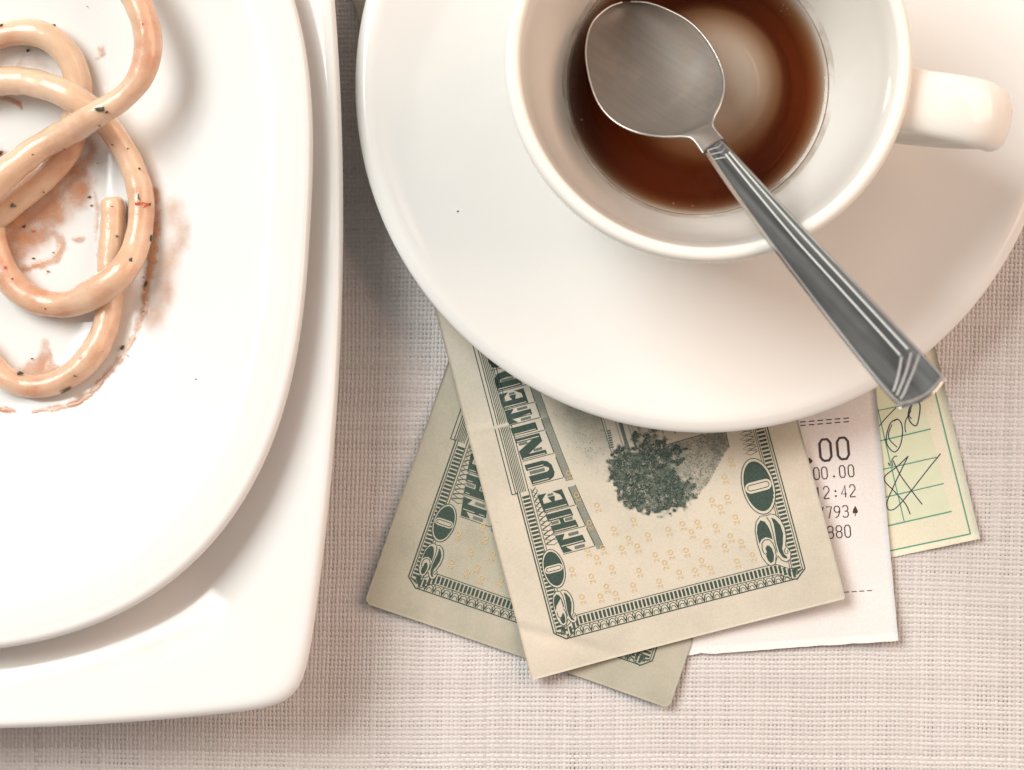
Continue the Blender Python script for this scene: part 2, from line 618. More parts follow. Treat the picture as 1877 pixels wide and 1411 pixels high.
def edge_round(f_out, z, rf, rz, n=9):
    """points round a lip from its top to its underside"""
    return [(f_out - rf + rf*math.sin(a), z - rz + rz*math.cos(a)) for a in np.linspace(0.15, math.pi-0.15, n)]


# square under-plate
qx = [0.02, 0.35, 0.55, 0.70, 0.80, 0.88, 0.935, 0.955, 0.985]
qz = [5.0, 5.0, 5.8, 10.4, 15.0, 18.5, 20.2, 20.6, 21.4]
qtop = pchip(qx, qz)
prof = [(f, float(qtop(f))) for f in np.linspace(0.02, 0.978, 60)]
prof += edge_round(1.0, 21.4, 0.016, 1.7)
prof += [(f, float(pchip([0.55, 0.60, 0.80, 0.97], [0.4, 1.6, 10.5, 18.0])(f))) for f in np.linspace(0.965, 0.60, 24)]
prof += [(0.60, 0.3), (0.56, 0.1), (0.53, 0.3), (0.52, 2.0), (0.02, 2.2)]
V, F = outline_mesh(qlev, QC, prof, 360, 0.40, 1.6)
sq = build('square_plate', V, F, M['plate'], org=(QC[0], QC[1], 0.1))
tag(sq, 'white square plate with rounded corner under the larger pasta plate', 'plate')

# pasta plate
px_ = [0.02, 0.30, 0.48, 0.62, 0.74, 0.83, 0.885, 0.905, 0.93, 0.965, 0.985]
pz_ = [11.0, 11.1, 12.0, 14.6, 18.8, 23.2, 25.7, 26.25, 26.65, 27.0, 26.95]
ptop = pchip(px_, pz_)
prof = [(f, float(ptop(f))) for f in np.linspace(0.02, 0.978, 90)]
prof += edge_round(1.0, 27.1, 0.019, 1.5, 13)
prof += [(f, float(pchip([0.48, 0.56, 0.75, 0.97], [8.2, 10.8, 18.4, 24.6])(f))) for f in np.linspace(0.965, 0.52, 30)]
prof += [(0.52, 5.6), (0.49, 5.35), (0.46, 5.6), (0.45, 8.0), (0.02, 8.2)]
V, F = outline_mesh(plev, PC, prof, 360, 0.3)
pp = build('pasta_plate', V, F, M['plate'], org=(PC[0], PC[1], 5.35))
tag(pp, 'white rounded dinner plate holding leftover noodles, stacked on the square plate', 'plate')


def zplate(x, y):
    # the ring mesh blends to a circle inside; invert by the same rule
    r = np.hypot(x-PC[0], y-PC[1]); th = np.arctan2(y-PC[1], x-PC[0])
    R = r/np.maximum(plev(x, y), 1e-6)
    f = r/R
    for _ in range(12):
        b = sst((f-0.3)/0.7*1.6)
        f = r/(PRM*(1-b)+R*b)
    return ptop(f)


_t = np.linspace(0, 2*math.pi, 720)
PRM = float((50.0/plev(PC[0]+50*np.cos(_t), PC[1]+50*np.sin(_t))).min())


def on_plate(px, py, lift):
    """photo pixel -> point lying lift mm above the pasta plate"""
    px = np.asarray(px, float); py = np.asarray(py, float)
    z = np.full(px.shape, 14.0)
    for _ in range(6):
        p = W(px, py, z)
        z = zplate(p[..., 0], p[..., 1]) + lift
    return W(px, py, z)


# ---------------------------------------------------------------- lathe things
def lathe(prof, C, n=192):
    th = np.linspace(0, 2*math.pi, n, endpoint=False)
    V = np.vstack([np.stack([C[0]+r*np.cos(th), C[1]+r*np.sin(th), np.full(n, z)], -1) for r, z in prof])
    F = []
    for i in range(len(prof)-1):
        a = i*n+np.arange(n); b = i*n+(np.arange(n)+1) % n
        F.append(np.stack([a, a+n, b+n, b], -1))
    return V, np.vstack(F)


SB = 2.6      # height of the papers the saucer stands on
stop_ = pchip([0.3, 22, 24.5, 27, 34, 45, 56, 63, 66, 68.2], [SB+3.2, SB+3.2, SB+3.4, SB+4.3, SB+5.2, SB+7.2, SB+9.8, SB+11.7, SB+12.6, SB+13.2])
prof = [(r, float(stop_(r))) for r in np.linspace(0.3, 65.9, 80)]
prof += [(65.9+3.5*math.sin(a), SB+11.5+1.35*math.cos(a)-0.25*math.sin(a)) for a in np.linspace(0.35, math.pi-0.3, 18)]
prof += [(r, float(pchip([36, 40, 55, 68], [SB+2.0, SB+2.6, SB+6.0, SB+9.6])(r))) for r in np.linspace(65.5, 37, 24)]
prof += [(36.2, SB+0.5), (35, SB), (33.8, SB+0.5), (33.4, SB+1.6), (0.3, SB+1.7)]
V, F = lathe(prof, SA, 256)
so = build('saucer', V, [tuple(int(i) for i in f) for f in F]+[tuple(range(256)), tuple(range(len(V)-1, len(V)-257, -1))], M['saucer'], org=(SA[0], SA[1], SB))
tag(so, 'round white saucer under the coffee cup, lying on the banknotes and receipt', 'saucer')

CB = SB + 3.35
cup = empty('coffee_cup', (CA[0], CA[1], CB))
tag(cup, 'white porcelain coffee cup with a loop handle, nearly drained', 'cup')
RZ = 55.0
cin = pchip([0.3, 7, 11, 14.5, 18.2, 21, 23, 24.3, 25.2, 27.4, 30.0, 32.0, 33.3, 34.0],
            [21.5, 21.35, 20.6, 19.0, 15.6, 15.6, 18.0, 20.4, 22.0, 27.5, 36.0, 44.5, 51.0, 53.9])
prof = [(r, float(cin(r))) for r in np.linspace(0.3, 33.9, 110)]
prof += [(35.35+1.4*math.cos(a), RZ-1.5+1.5*math.sin(a)) for a in np.linspace(math.pi-0.3, -0.1, 12)]
cout = pchip([CB+2.2, CB+6, CB+14, CB+26, CB+38, 52.5], [21.5, 26.0, 30.8, 34.2, 36.0, 36.8])
prof += [(float(cout(z)), z) for z in np.linspace(52.3, CB+2.3, 40)]
prof += [(21.2, CB+1.0), (20.6, CB), (19.4, CB), (18.9, CB+1.2), (0.3, CB+1.6)]
def skew(V):
    # the hollow of the cup is not quite true: its low dome sits off centre
    r = np.hypot(V[:, 0]-CA[0], V[:, 1]-CA[1])
    k = np.clip(1-(r/22.0)**2, 0, 1)*(V[:, 2] > 12.0)
    V[:, 0] += 3.6*k; V[:, 1] += 1.2*k
    return V


V, F = lathe(prof, CA, 256)
build('cup_bowl', skew(V), [tuple(int(i) for i in f) for f in F]+[tuple(range(256)), tuple(range(len(V)-1, len(V)-257, -1))], M['cup'], cup)
mt_, nt_, bs_ = nodes('dried_coffee')
bs_.inputs['Base Color'].default_value = (0.34, 0.20, 0.10, 1); bs_.inputs['Roughness'].default_value = 0.4
_n = noise_node(nt_, 120, 5, 0.65)
_r = ramp(nt_, _n.outputs[0], [(0.40, 0.0), (0.75, 0.5)])
nt_.links.new(_r.outputs[0], bs_.inputs['Alpha'])
icin = lambda z: float(np.interp(z, cin(np.linspace(22, 34, 400)), np.linspace(22, 34, 400)))
V, F = lathe([(icin(z)-0.06, z) for z in np.linspace(22.35, 25.0, 8)], CA, 192)
build('coffee_stain', V, F, mt_, cup)
mt2_, nt2_, bs2_ = nodes('coffee_tide_line')
bs2_.inputs['Base Color'].default_value = (0.33, 0.19, 0.09, 1); bs2_.inputs['Roughness'].default_value = 0.3
_n = noise_node(nt2_, 70, 3, 0.6)
_r = ramp(nt2_, _n.outputs[0], [(0.30, 0.25), (0.70, 0.8)])
nt2_.links.new(_r.outputs[0], bs2_.inputs['Alpha'])
V, F = lathe([(icin(z)-0.09, z) for z in (22.55, 22.70, 22.9)], CA, 192)
build('tide_line', V, F, mt2_, cup)


def sweep_strap(path, right, wid, thk, nsec=28):
    """path of 3-D points, constant side vector, superelliptic cross-section"""
    P = np.asarray(path, float)
    T = np.gradient(P, axis=0); T /= np.linalg.norm(T, axis=1)[:, None]
    right = np.asarray(right, float)
    N = np.cross(T, right); N /= np.linalg.norm(N, axis=1)[:, None]
    a = np.linspace(0, 2*math.pi, nsec, endpoint=False)
    ex = np.sign(np.cos(a))*np.abs(np.cos(a))**0.92; ey = np.sign(np.sin(a))*np.abs(np.sin(a))**0.92
    V = []
    for i in range(len(P)):
        V.append(P[i] + right*(ex*wid[i]/2)[:, None] + N[i]*(ey*thk[i]/2)[:, None])
    V = np.vstack(V)
    F = []
    for i in range(len(P)-1):
        b = i*nsec+np.arange(nsec); c = i*nsec+(np.arange(nsec)+1) % nsec
        F.append(np.stack([b, c, c+nsec, b+nsec], -1))
    return V, np.vstack(F)


az = math.radians(-10.5)
er = np.array([math.cos(az), math.sin(az), 0]); et = np.array([-math.sin(az), math.cos(az), 0])
hp = catmull([(33.6, 48.0), (38.0, 49.0), (45.5, 49.3), (51.2, 47.6), (54.4, 43.0), (53.2, 36.0), (48.2, 29.5), (41.0, 25.0), (32.0, 21.5)], 0.7)
path = np.array([(CA[0]+er[0]*r, CA[1]+er[1]*r, z) for r, z in hp])
kk = np.linspace(0, 1, len(hp))
wid = np.interp(kk, [0, 0.12, 0.28, 0.38, 0.46, 0.54, 0.7, 1], [13.0, 11.8, 12.6, 12.2, 10.6, 9.4, 9.4, 9.5])
thk = np.interp(kk, [0, 0.15, 0.42, 0.6, 1], [6.0, 4.8, 6.4, 5.2, 5.0])
V, F = sweep_strap(path, et, wid, thk)
build('handle', V, F, M['cup'], cup)

# coffee: a closed body of liquid filling the hollow of the cup
CZ = 22.0
pr = [(r, CZ) for r in np.linspace(0.3, 24.2, 20)] + [(24.8, CZ+0.10), (25.2, CZ+0.32), (25.5, CZ+0.5)]
pr += [(25.6, CZ), (25.0, CZ-2), (23.0, 17.2)]
pr += [(r, float(cin(r))-0.5) for r in np.linspace(22, 0.3, 24)]
V, F = lathe(pr, CA, 192)
V[12*0+26*192:] = skew(V[26*192:])
nb = len(pr)
F = [tuple(f) for f in F]
F.append(tuple(range(191, -1, -1)))
F.append(tuple(range((nb-1)*192, nb*192)))
cof = build('coffee', V, F, M['coffee'], org=(CA[0], CA[1], 14.0))
tag(cof, 'last shallow pool of dark brown coffee in the bottom of the cup', 'coffee')


def ball(c, r, nu=10, nv=6):
    V = []; F = []
    for j in range(nv+1):
        p = math.pi*(0.02+0.96*j/nv)
        for i in range(nu):
            t = 2*math.pi*i/nu
            V.append((c[0]+r*math.sin(p)*math.cos(t), c[1]+r*math.sin(p)*math.sin(t), c[2]+r*math.cos(p)))
    for j in range(nv):
        for i in range(nu):
            a = j*nu+i; b = j*nu+(i+1) % nu
            F.append((a, a+nu, b+nu, b))
    return V, F


M['bubble'] = simple('coffee_bubble', (0.36, 0.22, 0.15), 0.08, Alpha=0.55)
for bx, by, br in ((1052, 140, 1.0), (1051, 162, 1.2), (1054, 186, 0.9), (1066, 219, 1.9), (1234, 373, 1.9), (1270, 377, 1.6), (1436, 9, 1.6), (1443, 15, 1.2), (1447, 26, 1.0), (1432, 20, .9), (1459, 283, 1.1), (1348, 245, 1.2), (1055, 198, 1.0)):
    c = W(bx, by, CZ+0.05)
    V, F = ball(c, br/8.92*1.1)
    build('bubble', V, F, M['bubble'], cof)


# ---------------------------------------------------------------- teaspoon
def spoon():
    # left / right edge of the spoon in the photo and the height of its edge there
    st = [((1140, 3), (1156, 2), 28.5), ((1113, 14), (1186, 4), 29.3), ((1085, 42), (1222, 16), 30.8), ((1074, 88), (1266, 41), 33.0),
          ((1080, 140), (1300, 79), 35.4), ((1097, 188), (1322, 122), 37.6), ((1126, 221), (1327, 158), 39.4), ((1166, 241), (1320, 190), 40.9),
          ((1212, 249), (1309, 213), 41.6), ((1250, 249), (1306, 226), 42.3), ((1270, 254), (1310, 236), 42.9), ((1289, 279), (1325, 254), 44.4)]
    hd = [((1289, 279), (1325, 254), 44.4), ((1308, 303), (1342, 275), 46.4), ((1342, 350), (1384, 320), 50.6), ((1375, 397), (1425, 362), 54.8), ((1414, 454), (1468, 409), 59.0),
          ((1454, 512), (1512, 457), 63.2), ((1500, 567), (1553, 501), 67.4), ((1540, 617), (1604, 556), 71.6), ((1580, 661), (1650, 603), 75.8), ((1609, 699), (1686, 638), 79.2), ((1629, 728), (1709, 662), 81.6), ((1643, 741), (1727, 687), 83.0)]

    def smooth_edges(st, n):
        L = np.array([W(a[0], a[1], z) for a, b, z in st]); R = np.array([W(b[0], b[1], z) for a, b, z in st])
        out = []
        for E in (L, R):
            c = catmull(E, 0.25)
            d = np.r_[0, np.cumsum(np.linalg.norm(np.diff(c, axis=0), axis=1))]
            # resample on station parameter so that both edges keep pace
            idx = [np.argmin(np.linalg.norm(c-e, axis=1)) for e in E]
            par = np.interp(np.arange(len(c)), idx, np.arange(len(E)))
            q = np.linspace(0, len(E)-1, n)
            out.append(np.stack([np.interp(q, par, c[:, k]) for k in range(3)], -1))
        return out
    org = W(1400, 450, 0); org[2] = 28.0
    t = empty('teaspoon', org)
    tag(t, 'stainless steel teaspoon resting in the coffee cup with its handle over the rim', 'spoon')
    # --- bowl: dished sheet with thickness
    n, mq = 90, 41
    L, R = smooth_edges(st, n)
    s = np.linspace(0, 1, n)
    dep = 3.6*np.sin(math.pi*np.clip(s/0.80, 0, 1)**0.85)**0.8
    q = np.linspace(-1, 1, mq)
    top = L[:, None, :]*(1-(q[None, :, None]+1)/2) + R[:, None, :]*((q[None, :, None]+1)/2)
    nrm = np.cross(R[-1]-L[-1], L[40]-L[80]); nrm /= np.linalg.norm(nrm)
    if nrm[2] < 0: nrm = -nrm
    dish = dep[:, None]*(1-np.abs(q[None, :])**2.2)
    crown = np.where(s[:, None] > 0.8, 0.5*sst((s[:, None]-0.8)/0.15)*(1-q[None, :]**2), 0)
    T = top + nrm*(crown - dish)[..., None]
    B = T - nrm*np.where(np.abs(q)[None, :] > 0.999, 0.45, 0.9)[..., None]
    # rolled lip
    T2 = T.copy()
    T2[:, 0] += nrm*(-0.1); T2[:, -1] += nrm*(-0.1)
    sb = build('spoon_bowl', *shell(T2, B), M['steel_film'], t)
    for E in (T2[:, 0], T2[:, -1]):
        tg = np.gradient(E, axis=0); tg /= np.linalg.norm(tg, axis=1)[:, None]
        sd = np.cross(nrm, tg); sd /= np.linalg.norm(sd, axis=1)[:, None]
        V = np.stack([E + sd*(0.20*math.cos(a)) + nrm*(0.20*math.sin(a)-0.12) for a in np.linspace(0, 2*math.pi, 9)[:-1]], 1)
        ix = np.arange(n*8).reshape(n, 8); nx = np.roll(ix, -1, axis=1)
        build('rolled_edge', V.reshape(-1, 3), np.stack([ix[:-1], nx[:-1], nx[1:], ix[1:]], -1).reshape(-1, 4), M['steel_rim'], sb)
    # --- handle
    n, mq = 240, 61
    Lh = np.array([W(a[0], a[1], z) for a, b, z in hd]); Rh = np.array([W(b[0], b[1], z) for a, b, z in hd])
    par = np.arange(len(hd)); qq = np.linspace(0, len(hd)-1, n)
    L = np.stack([np.polyval(np.polyfit(par, Lh[:, k], 3), qq) for k in range(3)], -1)
    R = np.stack([np.polyval(np.polyfit(par, Rh[:, k], 3), qq) for k in range(3)], -1)
    q = np.linspace(-1, 1, mq)
    top = L[:, None, :]*(1-(q[None, :, None]+1)/2) + R[:, None, :]*((q[None, :, None]+1)/2)
    s = np.linspace(0, 1, n)
    endround = np.where(s > 0.9, 1, 0)
    wdt = np.linalg.norm(R-L, axis=1)
    ax = L[-20]-L[20]; ax /= np.linalg.norm(ax)
    nrm = np.cross(R[120]-L[120], ax); nrm /= np.linalg.norm(nrm)
    if nrm[2] < 0: nrm = -nrm
    # the end of the handle bows outward
    bow = 1.5*sst((s-0.90)/0.10)[:, None]*(1-q[None, :]**2)
    top = top + ax*bow[..., None]
    dl = (q[None, :]+1)/2*wdt[:, None]; dr = wdt[:, None]-dl
    arch = 0.34*(1-q[None, :]**2) - 0.6*np.clip(1-dl/0.9, 0, 1)**2 - 0.6*np.clip(1-dr/0.7, 0, 1)**2
    T = top + nrm*arch[..., None]
    B = T - nrm*np.where(np.abs(q)[None, :] > 0.999, 0.9, 1.9)[..., None]
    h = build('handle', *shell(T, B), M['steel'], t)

    def surf(sv, d_from_right):
        i = np.clip(sv*(n-1), 0, n-1); i0 = np.clip(i.astype(int), 0, n-2); fr = i-i0
        wv = wdt[i0]*(1-fr)+wdt[i0+1]*fr
        jq = np.clip((1-d_from_right/wv)*(mq-1), 0, mq-1); j0 = np.clip(jq.astype(int), 0, mq-2); fj = jq-j0
        a = T[i0, j0]*((1-fr)*(1-fj))[:, None]+T[i0+1, j0]*(fr*(1-fj))[:, None]+T[i0, j0+1]*((1-fr)*fj)[:, None]+T[i0+1, j0+1]*(fr*fj)[:, None]
        return a

    def ridge(P, hw, hh, mat='steel_satin'):
        tg = np.gradient(P, axis=0); tg /= np.linalg.norm(tg, axis=1)[:, None]
        sd = np.cross(nrm, tg); sd /= np.linalg.norm(sd, axis=1)[:, None]
        V = []; k = 7
        for a in np.linspace(0, math.pi, k):
            V.append(P + sd*(hw*math.cos(a)) + nrm*(hh*math.sin(a)-0.03))
        V = np.stack(V, 1)
        m_ = len(P); idx = np.arange(m_*k).reshape(m_, k)
        F = np.stack([idx[:-1, :-1], idx[:-1, 1:], idx[1:, 1:], idx[1:, :-1]], -1).reshape(-1, 4)
        build('ridge', V.reshape(-1, 3), F, M[mat], h)
    sv = np.linspace(0.075, 0.80, 80)
    ridge(surf(sv, np.interp(sv, [0.07, .4, .8], [0.75, 1.25, 1.45])), 0.17, 0.14)
    ridge(surf(sv, np.interp(sv, [0.07, .4, .8], [1.5, 2.65, 3.1])), 0.17, 0.14)
    for k, (sa, sb) in enumerate(((0.805, 0.895), (0.815, 0.925), (0.835, 0.955))):
        q_ = np.linspace(0, 1, 24)
        svk = sa+(sb-sa)*q_
        wv = np.interp(svk, s, wdt)
        d0 = [3.1, 1.45, 0.45][k]
        ridge(surf(svk, d0+(wv-1.1-d0)*q_), 0.26, 0.07, 'steel_dull')
    for sa, sb in ((0.012, 0.035), (0.035, 0.06), (0.058, 0.085)):
        q_ = np.linspace(0, 1, 14)
        svk = sb+(sa-sb)*np.abs(q_-0.35)*1.4
        wv = np.interp(svk, s, wdt)
        ridge(surf(svk, 0.5+(wv-1.0)*q_), 0.11, 0.05, 'steel_dull')


def shell(T, B):
    n, mq, _ = T.shape
    idx = np.arange(n*mq).reshape(n, mq); o = n*mq
    def quads(ix, flip):
        f = np.stack([ix[:-1, :-1], ix[:-1, 1:], ix[1:, 1:], ix[1:, :-1]], -1).reshape(-1, 4)
        return f[:, ::-1] if flip else f
    b = np.concatenate([idx[0, :], idx[1:, -1], idx[-1, -2::-1], idx[-2:0:-1, 0]])
    c = np.roll(b, -1)
    side = np.stack([b, c, c+o, b+o], -1)
    return np.vstack([T.reshape(-1, 3), B.reshape(-1, 3)]), np.vstack([quads(idx, False), quads(idx+o, True), side])


spoon()


# ---------------------------------------------------------------- papers and print
class Print:
    """flat print: polygons in a paper's own 2-D coordinates"""
    def __init__(self):
        self.V = []; self.F = []

    def fill(self, pts):
        k = len(self.V); self.V += [tuple(p) for p in pts]; self.F.append(tuple(range(k, k+len(pts))))

    def patch(self, a, b, c, d, n=10, m_=5):
        a, b, c, d = (np.array(p, float) for p in (a, b, c, d))
        k = len(self.V)
        for i in range(n+1):
            for j in range(m_+1):
                s_, t_ = i/n, j/m_
                self.V.append(tuple((a*(1-s_)+b*s_)*(1-t_)+(d*(1-s_)+c*s_)*t_))
        for i in range(n):
            for j in range(m_):
                q = k+i*(m_+1)+j
                self.F.append((q, q+m_+1, q+m_+2, q+1))

    def stroke(self, pts, wd, closed=False, seg=12.0):
        P = [np.array(p, float) for p in pts]
        if closed: P.append(P[0])
        Q = [P[0]]
        for a, b in zip(P[:-1], P[1:]):
            m_ = max(1, int(np.linalg.norm(b-a)/seg))
            for i in range(1, m_+1):
                Q.append(a+(b-a)*i/m_)
        Q = np.array(Q)
        if len(Q) < 2: return
        T = np.gradient(Q, axis=0)
        if closed:
            T[0] = T[-1] = Q[1]-Q[-2]
        ln = np.linalg.norm(T, axis=1)[:, None]; T = T/np.maximum(ln, 1e-6)
        N = np.stack([-T[:, 1], T[:, 0]], -1)
        wv = (np.full(len(Q), wd) if np.isscalar(wd) else np.interp(np.linspace(0, 1, len(Q)), np.linspace(0, 1, len(wd)), wd))[:, None]/2
        k = len(self.V)
        for a, b in zip(Q+N*wv, Q-N*wv):
            self.V += [tuple(a), tuple(b)]
        for i in range(len(Q)-1):
            self.F.append((k+2*i, k+2*i+1, k+2*i+3, k+2*i+2))

    def build(self, name, mapf, off, mat, parent):
        if not self.V: return None
        A = np.array(self.V)
        P = mapf(A[:, 0], A[:, 1]); P[:, 2] += off
        F = []
        for f in self.F:
            a = 0.0
            for i in range(len(f)):
                p, q = P[f[i]], P[f[(i+1) % len(f)]]
                a += p[0]*q[1]-q[0]*p[1]
            F.append(f if a > 0 else f[::-1])
        return build(name, P, F, mat, parent, smooth=False)


def paper(name, mapf, U, Vv, mat, parent, thick=0.1):
    """U, Vv 2-D grids of paper coordinates"""
    top = mapf(U.ravel(), Vv.ravel()).reshape(*U.shape, 3)
    bot = top.copy(); bot[..., 2] -= thick
    V, F = shell(top, bot)
    # orient upward
    p = V[F[0]]; nz = np.cross(p[1]-p[0], p[2]-p[0])[2]
    if nz < 0: F = F[:, ::-1]
    return build(name, V, F, mat, parent)


BW, BL = 591.0, 1391.0


def bill(bl, ud, vd, zf, label, mat_paper, vignette, seed):
    bl = np.array(bl, float); ud = np.array(ud); vd = np.array(vd)

    def px_of(u, v):
        return bl[0]+u*ud[0]+v*vd[0], bl[1]+u*ud[1]+v*vd[1]

    def mapf(u, v):
        u = np.asarray(u, float); v = np.asarray(v, float)
        x, y = px_of(u, v)
        P = W(x, y, np.full(u.shape, 1.6))
        P[:, 2] = zf(u, v)
        return P

    def uv(x, y):
        d = np.stack([np.asarray(x, float)-bl[0], np.asarray(y, float)-bl[1]], -1)
        det = ud[0]*vd[1]-ud[1]*vd[0]
        return np.stack([(d[..., 0]*vd[1]-d[..., 1]*vd[0])/det, (ud[0]*d[..., 1]-ud[1]*d[..., 0])/det], -1)
    o = mapf(np.array([BW/2]), np.array([200.0]))[0]
    o[2] = 0.4
    t = empty('banknote', o)
    tag(t, label, 'banknote', 'banknotes left under the saucer')
    rnd = 4.0 if vignette else 13.0
    r_ = np.random.default_rng(seed)
    gu = np.linspace(0, BW, 110); gv = np.r_[np.linspace(0, 700, 140), np.linspace(720, BL, 30)]
    U, Vv = np.meshgrid(gu, gv, indexing='ij')
    # soft worn corners and slightly uneven edges
    cr = rnd
    for cu, cv in ((0, 0), (BW, 0)):
        du = np.abs(U-cu); dv = np.abs(Vv-cv)
        ins = (du < cr) & (dv < cr)
        dd = np.hypot(cr-du, cr-dv)
        k = np.where(ins & (dd > cr), cr/np.maximum(dd, 1e-6), 1)
        U = np.where(ins, cu+np.sign(BW/2-cu)*(cr-(cr-du)*k), U)
        Vv = np.where(ins, cv+(cr-(cr-dv)*k), Vv)
    paper('paper', mapf, U, Vv, mat_paper, t)

    dk = Print(); hat = Print()
    vend = 760.0
    # --- left frame
    for u, wdt_ in ((60.5, 2.2), (65.0, 1.4), (82.0, 1.4), (86.5, 1.1)):
        dk.stroke([(u, 72), (u, 338)], wdt_)
    v = 76.0
    while v < 330:
        dk.fill([(67.2, v), (80.6, v), (80.6, v+4.6), (67.2, v+4.6)]); v += 7.5
    for u, wdt_ in ((50.5, 1.6), (57.5, 1.6), (61.5, 1.5), (64.6, 1.3), (67.6, 1.3), (70.6, 1.3), (73.6, 1.2), (76.6, 1.2), (81.5, 1.4)):
        dk.stroke([(u, 336), (u, vend)], wdt_)
    dk.stroke([(50.5, 336), (60.5, 336)], 1.6)
    # leaf ornament beside the lettering
    for k in range(12):
        v0 = 232+k*9
        wv = 26-k*1.5
        pts = [(88, v0), (88+wv*0.55, v0-4), (88+wv, v0+2), (88+wv*0.55, v0+6), (88, v0)]
        hat.stroke(pts, 1.1)
        hat.stroke([(88, v0+2), (88+wv*0.8, v0+8)], 1.0)
    hat1 = hat; hat = Print()
    # --- bottom frame
    def drop(u):
        return -16*(sst((112-u)/30)+sst((u-478)/34))
    us = np.linspace(82, 512, 90)
    for vv, wdt_, uu in ((93.5, 1.3, us), (74.0, 1.4, us)):
        dk.stroke([(u, max(vv+drop(u), 58)) for u in uu], wdt_)
    dk.stroke([(80, 56.5), (516, 57.5)], 2.0)
    u = 82.0
    while u < 512:
        d = drop(u)
        dk.fill([(u, 76.5+d), (u+4.6, 76.5+d), (u+4.6, 90.5+d), (u, 90.5+d)]); u += 7.5
    u = 104.0
    while u < 500:
        for rr in (8.2, 4.6):
            dk.stroke([(u+rr*math.cos(a), 58.5+rr*1.55*math.sin(a)) for a in np.linspace(0.05, math.pi-0.05, 9)], 1.15)
        dk.stroke([(u-8.2, 58), (u-5, 66), (u-8.2, 73)], 1.0); dk.stroke([(u-8.2, 58), (u-11.4, 66), (u-8.2, 73)], 1.0)
        u += 16.4
    # --- corner mitres
    for sx, u0 in ((1, 60.5), (-1, 533.5)):
        dk.stroke([(u0, 72), (u0+sx*20, 55.5)], 2.2)
        for k in range(4):
            dk.stroke([(u0+sx*(4+k*4), 72-k*2.6), (u0+sx*(14+k*2.2), 63.5-k*1.5+6), (u0+sx*(16+k*1.5), 78)], 2.4 if k % 2 == 0 else 1.3)
    # --- right frame
    for u, wdt_ in ((533.5, 2.0), (529.0, 1.3), (511.0, 1.3), (507.5, 1.1)):
        dk.stroke([(u, 72), (u, vend)], wdt_)
    v = 74.0
    while v < 460:
        dk.fill([(513, v), (526.5, v), (526.5, v+4.4), (513, v+4.4)]); v += 7.5
    for k in range(14):
        v0 = 300+k*9.0
        hat.stroke([(505, v0), (492, v0+5), (482-3*(k % 2), v0+1), (492, v0-4), (505, v0)], 1.1)
        hat.stroke([(505, v0+3), (490, v0+9)], 1.0)
    hat2 = hat; hat = hat1
    dk.build('border', mapf, 0.05, M['ink_green'], t)
    hat.build('leaf_border', mapf, 0.05, M['ink_green'], t)
    hat2.build('leaf_border', mapf, 0.05, M['ink_green'], t)

    # --- numerals, traced on the larger pair and reused smaller on the left
    def c4(pts):
        a = np.array(pts, float)/5.425 + [1330, 820]
        b = np.stack([a[:, 0]-975, a[:, 1]-1245], -1)
        return np.stack([b[:, 0]*0.968-b[:, 1]*0.2538, -b[:, 0]*0.2538-b[:, 1]*0.968], -1)
    Z0 = c4([(315, 385)])[0]; T0 = c4([(455, 915)])[0]

    def numerals(move0, move2, k):
        dark = Print(); lite = Print(); dark2 = Print(); back = Print()
        e = lambda a, b: [(Z0[0]*0+a*math.cos(q), b*math.sin(q)) for q in np.linspace(0, 2*math.pi, 40, endpoint=False)]
        f0 = lambda P: [(move0[0]+p[0]*k, move0[1]+p[1]*k) for p in P]
        f2 = lambda P: [(move2[0]+(p[0]-T0[0])*k, move2[1]+(p[1]-T0[1])*k) for p in P]
        back.fill(f0(e(29.5, 52.5)))
        dark.stroke(f0(e(29.0, 52.0)), 1.5, True)
        dark.fill(f0(e(25.3, 46.5)))
        def slot(hl, hw):
            P = []
            for q in np.linspace(-math.pi/2, math.pi/2, 9): P.append((hl-hw+hw*math.cos(q), hw*math.sin(q)))
            for q in np.linspace(math.pi/2, 1.5*math.pi, 9): P.append((-(hl-hw)+hw*math.cos(q), hw*math.sin(q)))
            return P
        lite.fill(f0(slot(24.5, 10.0)))
        dark2.stroke(f0(slot(20.0, 5.2)), 1.4, True)
        sil = [(330, 683), (292, 740), (283, 830), (308, 960), (350, 1085), (400, 1152), (440, 1172), (480, 1152), (496, 1095), (505, 1070), (545, 1115), (592, 1132), (630, 1102), (634, 1042), (608, 998), (582, 975), (587, 880), (572, 790), (532, 712), (482, 667), (430, 658), (400, 675), (370, 678)]
        back.fill(f2(c4(sil)))
        dark.stroke(f2(c4(sil)), 1.4, True)
        dark.fill(f2(c4([(335, 722), (305, 770), (300, 850), (325, 955), (345, 912), (385, 887), (430, 897), (455, 915), (440, 850), (410, 780), (375, 733)])))
        dark.fill(f2(c4([(402, 968), (384, 1000), (402, 1040), (392, 1075), (410, 1120), (440, 1147), (466, 1122), (468, 1060), (448, 1000), (422, 973)])))
        dark.fill(f2(c4([(440, 693), (482, 713), (532, 770), (557, 850), (556, 950), (548, 1000), (568, 1055), (602, 1084), (590, 1100), (552, 1085), (518, 1032), (494, 950), (480, 850), (465, 760)])))
        dark.stroke(f2(c4([(352, 1000), (350, 950), (375, 915), (420, 912), (455, 945), (478, 1000), (490, 1070), (484, 1120)])), 1.5)
        dark.stroke(f2(c4([(352, 1000), (366, 1040), (385, 1060), (400, 1040)])), 1.5)
        dark.stroke(f2(c4([(395, 690), (430, 740), (455, 830), (475, 930), (500, 1040)])), 1.5)
        dark.stroke(f2(c4([(582, 990), (570, 1020), (580, 1050), (604, 1048), (606, 1022), (592, 1018)])), 1.4)
        nb_ = back.build('numeral', mapf, 0.065, mat_paper, t)
